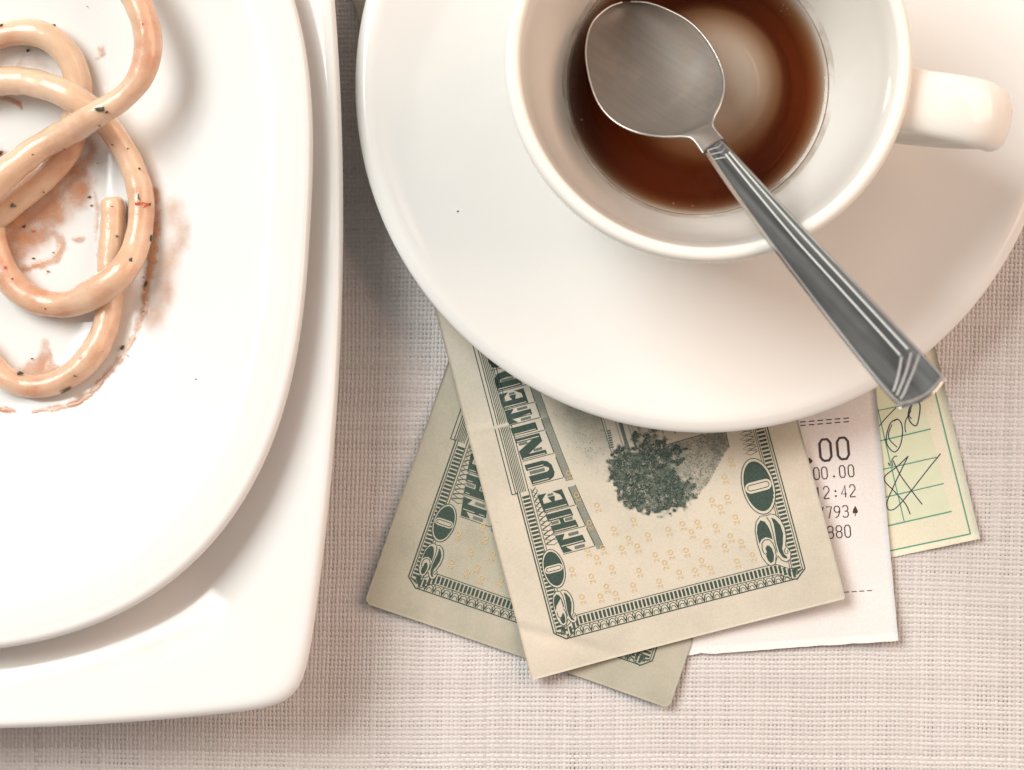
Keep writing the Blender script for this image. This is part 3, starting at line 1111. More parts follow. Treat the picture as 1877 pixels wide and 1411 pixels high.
        dark.build('numeral_ink', mapf, 0.08, M['ink_green'], nb_ if False else t)
        lite.build('numeral_counter', mapf, 0.095, mat_paper, t)
        dark2.build('numeral_counter_line', mapf, 0.11, M['ink_green'], t)
    numerals(Z0, T0, 1.0)
    numerals((90.0, 186.0), (91.0, 112.0), 0.69)

    # --- lettering on an arc: reads upward along v, letter tops toward smaller u
    def ut(v):
        return 114-0.175*(v-210)+0.000223*(v-210)*(v-324)
    lt = Print(); sh = Print(); slots = Print(); outl = Print(); inl = Print()
    inline = {'T': (.38,), 'H': (.08, .70), 'E': (.09,), 'U': (.08, .78), 'N': (.05, .86), 'I': (.24,), 'D': (.09,), 'S': ()}
    HT = 47.0
    glyph = {
        'T': [[(.30, 0), (.70, 0), (.70, .80), (1, .62), (1, 1), (0, 1), (0, .62), (.30, .80)]],
        'H': [[(0, 0), (.38, 0), (.38, 1), (0, 1)], [(.62, 0), (1, 0), (1, 1), (.62, 1)], [(.36, .42), (.64, .42), (.64, .58), (.36, .58)]],
        'E': [[(0, 0), (.45, 0), (.45, 1), (0, 1)], [(.45, 0), (1, 0), (1, .38), (.72, .14), (.45, .12)], [(.45, 1), (1, 1), (1, .62), (.72, .86), (.45, .88)], [(.45, .44), (.75, .36), (.75, .64), (.45, .56)]],
        'U': [[(0, 1), (0, .28), (.10, .10), (.30, 0), (.70, 0), (.90, .10), (1, .28), (1, 1), (.70, 1), (.70, .26), (.58, .13), (.46, .18), (.42, .28), (.42, 1)]],
        'N': [[(0, 0), (.20, 0), (.20, 1), (0, 1)], [(.80, 0), (1, 0), (1, 1), (.80, 1)], [(0, 1), (.42, 1), (1, 0), (.62, 0)]],
        'I': [[(.12, 0), (.88, 0), (.88, 1), (.12, 1)]],
        'D': [[(0, 0), (.42, 0), (.42, 1), (0, 1)], [(.40, 0), (.70, .02), (.94, .18), (1, .5), (.94, .82), (.70, .98), (.40, 1), (.40, .84), (.58, .8), (.64, .5), (.58, .2), (.40, .16)]],
        'S': [[(0, .05), (.5, 0), (.9, .08), (1, .3), (.8, .5), (.45, .62), (.4, .8), (.7, .86), (.95, .7), (.95, .98), (.5, 1), (.1, .92), (0, .7), (.2, .5), (.55, .38), (.6, .2), (.3, .14), (0, .34)]],
    }
    slot_of = {'H': [(.5, .22, .10, .30), (.5, .78, .10, .30)], 'U': [(.56, .62, .11, .60)], 'D': [(.5, .5, .09, .5)], 'T': [(.12, .3, .12, .4), (.88, .3, .12, .4)], 'E': [(.86, .5, .09, .22)], 'N': [(.30, .28, .08, .34), (.72, .74, .08, .34)], 'I': []}
    for ch, vc, wd in (('T', 226, 38), ('H', 267, 40), ('E', 307, 36), ('U', 364, 42), ('N', 413, 45), ('I', 447, 22), ('T', 475, 29), ('E', 506, 31), ('D', 543, 36), ('S', 583, 34), ('S', 640, 34), ('T', 680, 32)):
        def tr(x, y, g=0.0):
            v = vc+(x-0.5)*wd*(0.9 if g == 0 else 1.08)
            return (ut(v)+(1-y)*HT+g, v)
        for pol in glyph[ch]:
            lt.fill([tr(*p) for p in pol])
        for cx, cy, hw, hh in slot_of.get(ch, []):
            slots.stroke([tr(cx, cy-hh/2), tr(cx, cy+hh/2)], hw*wd*1.3)
        for ix in inline[ch]:
            inl.stroke([tr(ix, 0.30 if ch == 'U' else 0.06), tr(ix, 0.94)], 1.5)
        # pale extruded foot and hatched drop shadow
        outl.stroke([tr(-.04, -0.26), tr(1.0, -0.26)], 1.2)
        outl.stroke([tr(-.06, 1.02), tr(-.06, -0.24)], 1.1)
        for k in range(7):
            g = 13.5+k*1.75
            sh.stroke([tr(-.14, 0, g), tr(.93, 0, g)], 0.95)
        outl.stroke([tr(-.14, 0, 26), tr(.95, 0, 26)], 1.2)
    lt.build('lettering', mapf, 0.05, M['ink_green'], t)
    inl.build('lettering_inline', mapf, 0.065, mat_paper, t)
    slots.build('letter_shading', mapf, 0.05, M['ink_mid'], t)
    sh.build('lettering_shadow', mapf, 0.05, M['ink_mid'], t)
    outl.build('lettering_outline', mapf, 0.06, M['ink_green'], t)

    # --- scattered little ochre numerals, set as on the upper note
    spots = [(140,495),(190,630),(315,690),(268,800),(538,780),(418,835),(627,872),(508,893),(750,838),(838,803),(930,793),(1040,815),(893,852),(1018,657),(1070,700),(1110,640),(1095,515),(1135,412),(1160,760),(1130,875),(985,910),(1095,937),(1195,910),(257,965),(350,952),(468,953),(562,940),(313,1013),(672,995),(765,980),(860,965),(730,1042),(955,1027),(405,1073),(572,1090),(818,1100),(915,1087),(1008,1073),(1170,1030),(1265,990),(160,1085),(280,1125),(535,1180),(695,1155),(372,1187),(428,1232),(222,1252),(335,1247)]
    ye = Print()
    for x, y in spots:
        a = np.array([1000+x/3.352, 720+y/3.352])-[975, 1245]
        u0 = a[0]*0.968-a[1]*0.2538; v0 = -a[0]*0.2538-a[1]*0.968
        ye.stroke([(u0+3.9*math.cos(q), v0+4.1*math.sin(q)) for q in np.linspace(0, 2*math.pi, 14, endpoint=False)], 1.25, True, 20)
        # the 2 stands below: reading up, top toward smaller u
        two = [(-3.2, -13.5), (-4.2, -11.5), (-3.5, -8.6), (-1.0, -8.4), (1.5, -11.0), (4.2, -13.8), (4.2, -7.6)]
        ye.stroke([(u0+p, v0+q) for p, q in two], 1.1, False, 20)
    ye.build('small_numerals', mapf, 0.09, M['ink_yellow'], t)

    if vignette:
        def c5(pts):
            a = np.array(pts, float)/5.52+[1060, 740]
            return a
        tree = c5([(540,290),(600,300),(640,360),(680,330),(770,320),(880,370),(860,440),(930,380),(1010,390),(1090,480),(1010,500),(1060,570),(1000,620),(930,600),(960,690),(1030,720),(1070,800),(1130,770),(1190,810),(1150,870),(1170,950),(1080,1030),(950,1080),(800,1110),(650,1085),(520,1030),(410,980),(430,890),(370,830),(310,740),(300,580),(350,540),(360,480),(420,440),(520,480),(580,460),(570,400),(530,360)])
        grass = c5([(870,420),(1250,315),(1480,270),(1520,430),(1420,600),(1310,800),(1200,940),(1080,1020),(900,800),(900,560)])
        bush = c5([(1250,300),(1480,240),(1525,440),(1440,520),(1340,580),(1330,450)])
        n1 = Noise(55); n2 = Noise(77)

        def dabs(N, box, keepf, smin, smax, name, mat, off):
            x = r_.uniform(box[0], box[2], N); y = r_.uniform(box[1], box[3], N)
            k = keepf(x, y) > r_.random(N)
            x, y = x[k], y[k]
            pr_ = Print()
            s_ = r_.uniform(smin, smax, len(x)); a_ = r_.uniform(0, 6.28, len(x))
            P = []
            for j in range(3):
                P.append(uv(x+s_*np.cos(a_+j*2.1)*(1.3 if j == 0 else 0.8), y+s_*np.sin(a_+j*2.1)))
            P = np.stack(P, 1).reshape(-1, 2)
            pr_.V = [tuple(q) for q in P]; pr_.F = [(3*i, 3*i+1, 3*i+2) for i in range(len(x))]
            pr_.build(name, mapf, off, mat, t)

        def tone_tree(x, y):
            d = segdist(x, y, tree, True); ins = inside(x, y, tree)
            sd = np.where(ins, d, -d)+(n2(x/6.0+9, y/6.0)-0.5)*17
            c = n1(x/9.0, y/9.0)*0.6+n2(x/3.6, y/3.6)*0.5
            e = sst(sd/4+0.3)
            return e*np.clip((c-0.25)*2.2, 0.14, 1)
        x0, y0, x1, y1 = 1100, 780, 1290, 950
        dabs(26000, (x0, y0, x1, y1), tone_tree, 0.7, 1.5, 'tree_vignette', M['ink_dark_leaf'], 0.07)

        def tone_grass(x, y):
            ins = inside(x, y, grass)
            fade = np.clip(1-(np.hypot((x-1215)/145.0, (y-800)/140.0)-0.82)*4, 0, 1)
            return ins*fade*(0.25+0.20*inside(x, y, bush)*(0.4+n2(x/4, y/4))+0.30*n1(x/6, y/6))
        dabs(8000, (1190, 770, 1340, 930), tone_grass, 0.7, 1.3, 'grass_vignette', M['ink_mid'], 0.05)

        def tone_sky(x, y):
            p = uv(x, y)
            d = np.hypot((p[..., 0]-250)/150.0, (p[..., 1]-520)/170.0)
            left = np.clip((p[..., 0]-ut(p[..., 1])-78)/40, 0, 1)
            house = inside(x, y, c5([(225, 100), (335, 520), (540, 470), (900, 400), (1500, 230), (1500, 0), (225, 0)]))
            return np.clip(1.25-d, 0, 1)*left*(0.55+0.45*n1(x/12+3, y/12))*0.62*(1-house)
        dabs(9000, (940, 640, 1180, 900), tone_sky, 0.7, 1.2, 'sky_vignette', M['ink_sky'], 0.05)
        gx, gy = np.meshgrid(np.arange(940, 1345, 2.5), np.arange(640, 955, 2.5), indexing='ij')
        dd = segdist(gx, gy, tree, True); it = inside(gx, gy, tree)
        dd = np.where(it, dd, -dd)+(n2(gx/6.0+9, gy/6.0)-0.5)*17; it = dd > 0; dd = np.abs(dd)
        clump = n1(gx/10.0, gy/10.0)*0.5+n2(gx/4.3, gy/4.3)*0.5
        dens = np.maximum(np.where(it, np.clip((clump-0.30)*1.5+0.34, 0.2, 0.85), np.clip(1-dd/4, 0, 1)*0.4), np.maximum(tone_grass(gx, gy)*0.7, tone_sky(gx, gy)*0.75))
        dens = np.clip(dens, 0, 0.95)
        p = uv(gx, gy); PW = mapf(p[..., 0].ravel(), p[..., 1].ravel()); PW[:, 2] += 0.045
        ii = np.arange(gx.size).reshape(gx.shape)
        kf = (dens[:-1, :-1]+dens[1:, 1:]+dens[1:, :-1]+dens[:-1, 1:]) > 0.02
        ff = np.stack([ii[:-1, :-1], ii[:-1, 1:], ii[1:, 1:], ii[1:, :-1]], -1)[kf]
        us_ = np.zeros(gx.size, bool); us_[ff.ravel()] = True
        mi_ = np.cumsum(us_)-1
        build('vignette_tone', PW[us_], np.ascontiguousarray(mi_[ff]), M['wash'], t, attr={'dens': dens.ravel()[us_]})
        ho = Print()
        L = lambda pts: [tuple(uv(*q)) for q in c5(pts)]
        for pts, wd in (([(215, 100), (345, 520)], 1.6), ([(240, 100), (362, 500)], 0.8), ([(375, 180), (455, 440)], 0.9), ([(500, 200), (560, 380)], 0.9), ([(525, 200), (590, 330)], .7), ([(590, 220), (640, 320), (830, 265)], 1.2), ([(610, 230), (650, 300), (820, 250)], 0.9), ([(700, 230), (730, 290)], .9), ([(870, 420), (1260, 308)], 1.6), ([(1485, 260), (1525, 440)], 1.3), ([(850, 270), (860, 300)], 1.5), ([(965, 275), (985, 300)], 1.5), ([(455, 250), (520, 450)], .8)):
            ho.stroke(L(pts), wd)
        ho.fill(L([(405, 190), (445, 190), (520, 460), (485, 460)]))
        ho.fill(L([(730, 255), (830, 258), (745, 285)]))
        for k in range(8):
            a = k/7
            ho.fill(L([(285+a*38, 270+a*165), (325+a*32, 262+a*165), (328+a*32, 278+a*165), (287+a*38, 284+a*165)]))
        ho.build('house_vignette', mapf, 0.06, M['ink_mid'], t)
    return t


def z_bill1(u, v):
    z = 1.45 + 2.5*sst((u-120)/470)*sst((560-v)/560)
    z = z + 1.5*np.exp(-(u**2+v**2)/(95.0**2)) + 0.42*np.sin(u/85.0+v/120.0)*sst((520-v)/300)
    fold = (u*0.55+v) - 95
    z = z - 0.5*np.exp(-(fold/13.0)**2)*sst((200-u)/120)
    return z + 0.16*np.exp(-((v-468+0.06*u)/7.0)**2)*sst((230-u)/150)


def z_bill2(u, v):
    z = 0.95 + 0.9*sst((150-u)/150)*sst((480-v)/480) + 0.9*sst((u-430)/160)*sst((110-v)/110)
    return z + 0.08*np.sin(u/70.0-v/90.0)*sst((500-v)/300)


def z_receipt(x, y):
    z = 0.62 + 1.2*sst((x-1480)/165)*sst((y-760)/420) + 0.25*sst((y-1080)/100)*sst((x-1250)/200)
    return z + 0.10*np.sin(x/45.0+y/80.0)*sst((y-720)/150)*sst((x-1420)/100)


def z_check(x, y):
    return 0.22 + 1.1*sst((x-1640)/150)*sst((y-700)/280)


def pxmap(zf):
    def mapf(x, y):
        x = np.asarray(x, float); y = np.asarray(y, float)
        P = W(x, y, np.full(x.shape, 0.9)); P[:, 2] = zf(x, y)
        return P
    return mapf


def quad_grid(c00, c10, c01, c11, n, m_):
    a, b = np.meshgrid(np.linspace(0, 1, n), np.linspace(0, 1, m_), indexing='ij')
    g = [(1-a)*(1-b)*c00[k]+a*(1-b)*c10[k]+(1-a)*b*c01[k]+a*b*c11[k] for k in (0, 1)]
    return g[0], g[1]


# guest check (lowest of the papers)
mp = pxmap(z_check)
chk = empty('guest_check', (*W(1700, 850, 0.2)[:2], 0.12))
tag(chk, 'yellow green-ruled guest check with handwritten scribbles, sticking out beside the receipt', 'guest check')
X, Y = quad_grid((1796, 987), (1626, 247), (1306, 1094), (1136, 354), 50, 34)
paper('paper', mp, X, Y, M['check'], chk)
tint = Print()
for y_, xr in (((752, 808), (1691, 1706)), ((808, 860), (1706, 1717)), ((860, 911), (1717, 1730)), ((911, 963), (1730, 1743))):
    tint.patch((1560, y_[0]+12), (xr[0], y_[0]-19), (xr[1], y_[1]-25), (1560, y_[1]+13))
tint.patch((1560, 700), (1640, 690), (1692, 736), (1560, 764))
tint.build('tinted_cells', mp, 0.04, M['ink_tint'], chk)
ln = Print()
for pts, wd in (([(1692, 640), (1712, 705), (1778, 978)], 2.4), ([(1590, 1019), (1778, 978)], 2.4), ([(1603, 720), (1658, 955)], 2.0), ([(1560, 763), (1692, 735)], 1.8), ([(1560, 821), (1707, 786)], 2.3), ([(1560, 874), (1717, 838)], 2.0), ([(1560, 927), (1730, 886)], 2.0), ([(1560, 980), (1744, 937)], 2.3)):
    ln.stroke(pts, wd)
ln.build('ruled_lines', mp, 0.06, M['ink_line'], chk)
pen = Print()
cz = lambda pts: [(1400+a/3.92, 640+b/3.92) for a, b in pts]
cv = lambda pts: [tuple(p) for p in catmull(np.array(cz(pts)), 1.5)]
for pts, wd in (([(940, 515), (965, 500), (915, 530), (886, 620), (892, 690), (940, 738), (980, 700), (1000, 610), (993, 535), (965, 503), (940, 512)], 1.4),
                ([(925, 540), (902, 600), (908, 650), (962, 705)], 1.2), ([(1115, 375), (1080, 372), (1052, 420), (1042, 480), (1062, 530), (1100, 548), (1120, 480), (1126, 400), (1100, 370), (1075, 380)], 1.5),
                ([(1070, 400), (1048, 470), (1065, 500)], 1.2), ([(1062, 440), (1025, 510), (1018, 560), (1024, 597)], 1.2), ([(828, 557), (890, 485), (955, 418)], 1.2),
                ([(930, 840), (924, 800), (945, 770), (962, 770)], 1.2), ([(932, 800), (985, 905), (1060, 1010), (1140, 1115)], 1.3),
                ([(1040, 770), (1000, 850), (925, 1010), (888, 1105), (905, 1155), (960, 1135), (1060, 1020), (1160, 890), (1272, 750)], 1.3),
                ([(1042, 768), (960, 845), (868, 928), (940, 1020), (1020, 1110), (1056, 1187)], 1.3), ([(898, 815), (908, 838)], 1.6)):
    pen.stroke(cv(pts), wd*1.45)
pen.build('handwriting', mp, 0.08, M['ink_pen'], chk)

# receipt
mp = pxmap(z_receipt)
rc = empty('receipt', (*W(1450, 950, 0.5)[:2], 0.5))
tag(rc, 'white till receipt with printed figures between the banknotes and the yellow check', 'receipt')
X, Y = quad_grid((1645, 1173), (1562, 190), (966, 1224), (883, 240), 60, 50)
# torn lower edge
edge = np.exp(-((Y-(1173+(1645-X)*0.075))/6.0)**2)
Y = Y + edge*2.0*(Noise(5)(X/6.0, X*0)-0.5)
Y = Y - 9*np.exp(-((X-1290)/5.0)**2)*edge
paper('paper', mp, X, Y, M['receipt'], rc)
GL = {
    '0': [[(.25, 0), (.75, 0), (1, .18), (1, .82), (.75, 1), (.25, 1), (0, .82), (0, .18), (.25, 0)]],
    '1': [[(.15, .8), (.5, 1), (.5, 0)]],
    '2': [[(0, .78), (.2, 1), (.75, 1), (1, .8), (1, .6), (0, .08), (0, 0), (1, 0)]],
    '3': [[(0, .86), (.2, 1), (.78, 1), (1, .84), (1, .64), (.75, .52), (.4, .52)], [(.75, .52), (1, .4), (1, .16), (.78, 0), (.2, 0), (0, .14)]],
    '4': [[(.75, 0), (.75, 1), (0, .28), (1, .28)]],
    '7': [[(0, 1), (1, 1), (.4, 0)]],
    '8': [[(.25, .52), (.75, .52), (1, .66), (1, .86), (.75, 1), (.25, 1), (0, .86), (0, .66), (.25, .52), (0, .38), (0, .16), (.25, 0), (.75, 0), (1, .16), (1, .38), (.75, .52)]],
    '9': [[(.1, 0), (.6, .1), (1, .5), (1, .84), (.75, 1), (.25, 1), (0, .84), (0, .64), (.25, .48), (.75, .48), (1, .62)]],
}
tx = Print(); big = Print()
eR = np.array([0.9965, -0.084]); eU = np.array([-0.084, -0.9965])


def put(pr_, ch, x0, yb, wd, ht, sw):
    o = np.array([x0, yb])
    for pl in GL[ch]:
        pr_.stroke([tuple(o+eR*(a*wd)+eU*(b*ht)) for a, b in pl], sw)


def dot(pr_, x, y, r):
    pr_.fill([(x+r*math.cos(q), y+r*math.sin(q)) for q in np.linspace(0, 6.28, 10, endpoint=False)])


for k in range(-8, 6):
    for dy in (0, 6.5):
        x = 1467+k*15.9
        y = 773.5-(x-1467)*0.085+dy
        tx.stroke([(x, y), (x+10, y-0.85)], 2.0)
put(big, '0', 1505, 845, 20, 39, 4.6); put(big, '0', 1537, 842, 20, 39, 4.6)
big.stroke([(1479, 845), (1484, 840), (1489, 845), (1484, 850), (1479, 845)], 3.0); dot(big, 1484, 845, 4)
put(big, '0', 1448, 850, 20, 39, 4.6)
for ch, x in (('0', 1475), ('0', 1493), ('0', 1507.5), ('0', 1540), ('0', 1556)):
    put(tx, ch, x, 879-(x-1493)*0.08, 9.8, 21.5, 2.1)
dot(tx, 1529, 873, 2.0)
for ch, x in (('1', 1496), ('2', 1511), ('4', 1543), ('2', 1558.5)):
    put(tx, ch, x, 914-(x-1511)*0.07, 9.8, 22, 2.0)
dot(tx, 1531.5, 900, 1.9); dot(tx, 1532.3, 909, 1.9)
for ch, x in (('7', 1501), ('7', 1516), ('9', 1530.5), ('3', 1545.5)):
    put(tx, ch, x, 950-(x-1516)*0.07, 9.8, 21, 2.0)
tx.fill([(1567.5, 927), (1571, 933), (1572.5, 938), (1570.5, 941), (1568.3, 940), (1568.3, 946), (1567, 946), (1567, 940), (1564.5, 941.2), (1562.8, 938.5), (1564, 933.5)])
for ch, x in (('8', 1518.5), ('8', 1534), ('0', 1549.5)):
    put(tx, ch, x, 987-(x-1518)*0.07, 10, 22, 2.1)
for k in range(-14, 3):
    x = 1561+k*13.9
    tx.stroke([(x, 1084.3-(x-1561)*0.07), (x+9, 1083.7-(x-1561)*0.07)], 1.6)
tx.build('printed_text', mp, 0.05, M['ink_brown'], rc)
big.build('printed_total', mp, 0.05, M['ink_brown'], rc)

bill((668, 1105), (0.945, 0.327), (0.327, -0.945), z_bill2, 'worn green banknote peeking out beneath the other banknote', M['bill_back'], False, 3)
bill((975, 1245), (0.968, -0.2538), (-0.2538, -0.968), z_bill1, 'green banknote with a printed tree, lying topmost under the saucer', M['bill'], True, 4)


# ---------------------------------------------------------------- noodles
def tube(P, rad, nseg, seed):
    T = np.gradient(P, axis=0); T /= np.linalg.norm(T, axis=1)[:, None]
    N = np.zeros_like(P)
    n0 = np.cross(T[0], [0, 0, 1.0]); n0 /= np.linalg.norm(n0); N[0] = n0
    for i in range(1, len(P)):
        v = N[i-1]-T[i]*(N[i-1]@T[i]); N[i] = v/np.linalg.norm(v)
    Bn = np.cross(T, N)
    a = np.linspace(0, 2*math.pi, nseg, endpoint=False)
    nz = Noise(seed)
    s = np.arange(len(P))
    S_, A_ = np.meshgrid(s, a, indexing='ij')
    rr = rad[:, None]*(1+0.10*(nz(S_/9.0+5, np.cos(A_)*1.3+9)-0.5)+0.07*(nz(S_/3.2+9, np.sin(A_)*1.6+30)-0.5))
    V = P[:, None, :]+N[:, None, :]*(np.cos(A_)*rr)[..., None]+Bn[:, None, :]*(np.sin(A_)*rr)[..., None]
    idx = np.arange(len(P)*nseg).reshape(len(P), nseg); nx = np.roll(idx, -1, axis=1)
    F = np.stack([idx[:-1], nx[:-1], nx[1:], idx[1:]], -1).reshape(-1, 4)
    F = [tuple(f) for f in F]
    F.append(tuple(idx[0][::-1])); F.append(tuple(idx[-1]))
    return V.reshape(-1, 3), F


NOOD = {}


def noodle(key, pts, r, label, seed, cap=False):
    P = np.array([on_plate(np.array(x), np.array(y), lz) for x, y, lz in pts])
    C = catmull(P, 0.55)
    for _ in range(6):
        C[1:-1] = 0.25*C[:-2]+0.5*C[1:-1]+0.25*C[2:]
    rad = np.full(len(C), r)
    rad *= 1+0.075*np.sin(np.arange(len(C))/17.0+seed)+0.04*np.sin(np.arange(len(C))/6.3+2*seed)
    if cap:
        rad[:6] *= np.array([0.72, 0.93, 1.0, 1.05, 1.08, 1.05])
    V, F = tube(C, rad, 18, seed)
    o = build('noodle', V, F, M['noodle'])
    tag(o, label, 'noodle', 'leftover noodles on the plate')
    NOOD[key] = (o, C, r)
    return o


noodle('b', [(-60, 95, 3.0), (-20, 72, 3.0), (40, 58, 3.4), (85, 66, 3.4), (118, 92, 3.2), (138, 130, 2.8), (143, 170, 2.6), (138, 220, 2.6), (128, 265, 2.8), (92, 318, 2.8), (45, 358, 3.0), (-5, 398, 3.0), (-60, 440, 2.8)], 2.68, 'noodle curving over at the upper left, passing beneath two others', 11)
noodle('d', [(206, 362, 2.8), (208, 400, 2.7), (206, 440, 2.6), (202, 490, 2.6), (203, 540, 2.6), (196, 590, 2.8), (177, 638, 3.0), (140, 680, 3.0), (92, 705, 3.0), (45, 706, 3.0), (5, 688, 3.0), (-25, 655, 3.0), (-60, 610, 2.8)], 2.6, 'noodle with a cut end, its lower loop closest to the bottom of the plate', 12, cap=True)
noodle('c', [(-60, 165, 3.2), (-20, 152, 3.6), (40, 148, 5.0), (95, 162, 7.0), (140, 183, 7.6), (185, 218, 5.6), (220, 262, 4.0), (245, 312, 3.2), (258, 362, 3.0), (258, 412, 3.2), (247, 460, 4.8), (222, 500, 7.4), (180, 533, 7.0), (130, 556, 4.6), (85, 556, 3.4), (45, 540, 3.0), (12, 505, 2.8), (-8, 455, 2.8), (-15, 400, 2.8)], 2.72, 'longest noodle looping in a wide ring around the middle of the pile', 13)
noodle('a', [(205, -90, 9.0), (225, -45, 10.0), (250, 0, 10.5), (268, 48, 11.0), (271, 98, 11.5), (255, 145, 12.0), (222, 182, 12.2), (180, 208, 12.0), (135, 236, 9.5), (85, 262, 8.2), (35, 296, 8.6), (-5, 332, 9.0), (-50, 380, 8.0)], 2.75, 'topmost pale noodle bending down from the upper edge across the others', 14)


def fleck(parent, c, size, mat, seed, ang, asp=0.55, th=0.22, name='herb_fleck'):
    r_ = np.random.default_rng(seed)
    n = 9
    a = np.sort(r_.uniform(0, 2*math.pi, n)); rr = size*r_.uniform(0.6, 1.1, n)
    x = rr*np.cos(a); y = rr*np.sin(a)*asp
    ca, sa = math.cos(ang), math.sin(ang)
    X = c[0]+x*ca-y*sa; Y = c[1]+x*sa+y*ca
    zt = c[2]+th*r_.uniform(0.5, 1.3, n)
    V = np.vstack([np.stack([X, Y, zt], -1), np.stack([X, Y, np.full(n, c[2]-0.35)], -1), [[c[0], c[1], c[2]+th*1.4]]])
    F = [(i, (i+1) % n, 2*n) for i in range(n)] + [(i+n, (i+1) % n+n, (i+1) % n, i) for i in range(n)]
    build(name, V, F, mat, parent, smooth=False)


def on_noodle(key, x, y):
    o, C, r = NOOD[key]
    z = 18.0
    for _ in range(5):
        p = W(x, y, z)
        d = np.hypot(C[:, 0]-p[0], C[:, 1]-p[1])
        i = d.argmin()
        z = C[i, 2]+math.sqrt(max(r*r-min(d[i], r*0.95)**2, 0.0))
    return W(x, y, z)


k = 0
for key, x, y, s, mt, ang, asp, nm in (('a', 183, 200, 1.15, 'herb', -0.2, 0.6, 'herb_fleck'), ('a', 196, 205, 0.5, 'herb', 0.6, 0.4, 'herb_fleck'), ('a', 262, 44, 0.28, 'tomato', 0, .8, 'tomato_bit'), ('a', 118, 274, .22, 'herb', 0, .7, 'herb_fleck'), ('a', 182, 231, .2, 'herb', 0, .7, 'herb_fleck'), ('a', 60, 283, .2, 'herb', 0, .7, 'herb_fleck'),
                               ('b', 25, 376, 0.72, 'herb_pale', 0.3, 0.8, 'herb_fleck'), ('b', 100, 45, 0.35, 'herb', -.5, .5, 'herb_fleck'), ('b', 2, 46, .4, 'herb', .2, .8, 'herb_fleck'), ('b', 80, 352, .22, 'herb', 0, .6, 'herb_fleck'),
                               ('c', 277, 437, 0.68, 'herb', 1.4, 0.5, 'herb_fleck'), ('c', 239, 479, 0.85, 'herb', 1.2, 0.45, 'herb_fleck'), ('c', 256, 309, .4, 'herb', -.8, .4, 'herb_fleck'), ('c', 254, 361, 0.75, 'herb_pale', -1.2, .4, 'herb_fleck'), ('c', 252, 372, 0.75, 'tomato', 0.2, .8, 'tomato_bit'), ('c', 266, 374, 0.95, 'tomato', 0.1, .8, 'tomato_bit'), ('c', 274, 374, .4, 'herb', 1.3, .6, 'herb_fleck'), ('c', 234, 272, .2, 'herb', 0, .7, 'herb_fleck'), ('c', 205, 265, .2, 'herb', 0, .7, 'herb_fleck'), ('c', 10, 490, .5, 'tomato', 0, .8, 'tomato_bit'), ('c', 23, 511, .25, 'herb', 0, .7, 'herb_fleck'), ('c', 83, 566, .25, 'herb', 0, .7, 'herb_fleck'), ('c', 198, 550, .22, 'herb', 0, .7, 'herb_fleck'),
                               ('d', 214, 433, 0.4, 'herb_pale', .4, .8, 'herb_fleck'), ('d', 36, 684, 0.7, 'herb', 0.1, .55, 'herb_fleck'), ('d', 120, 716, 1.3, 'herb', 0.5, .2, 'herb_fleck'), ('d', 150, 658, .75, 'tomato', .3, .75, 'tomato_bit'), ('d', 137, 689, .45, 'herb_pale', -.4, .5, 'herb_fleck'), ('d', 188, 644, .22, 'tomato', 0, .7, 'tomato_bit'), ('d', 205, 378, .3, 'tomato', 0, .5, 'tomato_bit')):
    k += 1
    c = on_noodle(key, x, y)
    fleck(NOOD[key][0], c, s, M[mt], 200+k, ang, asp, name=nm)


# ---------------------------------------------------------------- sauce
def sauce(label, shapes, flecks=(), step=2.6, seed=0, thick=0.25):
    """shapes in photo pixels: ('p', polygon, strength, soft) or ('s', polyline, width, strength, soft)"""
    allp = np.vstack([np.array(s[1], float) for s in shapes])
    pad = 26
    x0, y0 = allp.min(0)-pad; x1, y1 = allp.max(0)+pad
    gx = np.arange(x0, x1, step); gy = np.arange(y0, y1, step)
    X, Y = np.meshgrid(gx, gy, indexing='ij')
    n1 = Noise(seed+300); n2 = Noise(seed+301)
    wob = (n1(X/13.0+5, Y/13.0+5)-0.5)*16+(n2(X/5.0+5, Y/5.0+5)-0.5)*7
    D = np.zeros(X.shape)
    for s in shapes:
        if s[0] == 'p':
            d = segdist(X, Y, s[1], True); d = np.where(inside(X, Y, s[1]), d, -d)
            D = np.maximum(D, s[2]*sst((d+wob*0.5)/s[3]))
        else:
            d = s[2]/2-segdist(X, Y, catmull(np.array(s[1], float), 6.0))
            D = np.maximum(D, s[3]*sst((d+wob*0.5)/s[4]))
    keep = D > 0.02
    n, m_ = X.shape
    P = on_plate(X.ravel(), Y.ravel(), 0.06+thick*D.ravel())
    idx = np.arange(n*m_).reshape(n, m_)
    kf = keep[:-1, :-1] | keep[1:, :-1] | keep[:-1, 1:] | keep[1:, 1:]
    f = np.stack([idx[:-1, :-1], idx[:-1, 1:], idx[1:, 1:], idx[1:, :-1]], -1)[kf]
    used = np.zeros(n*m_, bool); used[f.ravel()] = True
    mi = np.cumsum(used)-1
    f = mi[f][:, ::-1]
    nz = np.cross(P[used][f[0][1]]-P[used][f[0][0]], P[used][f[0][2]]-P[used][f[0][0]])[2]
    if nz < 0: f = f[:, ::-1]
    o = build('sauce_smear', P[used], np.ascontiguousarray(f), M['sauce'], attr={'dens': D.ravel()[used]})
    tag(o, label, 'sauce', 'sauce smears on the plate')
    for j, (x, y, sz, mt, ang) in enumerate(flecks):
        c = on_plate(np.array(x), np.array(y), 0.25)
        fleck(o, c, sz, M[mt], 500+seed*20+j, ang, 0.5, name='tomato_bit' if mt == 'tomato' else 'herb_fleck')


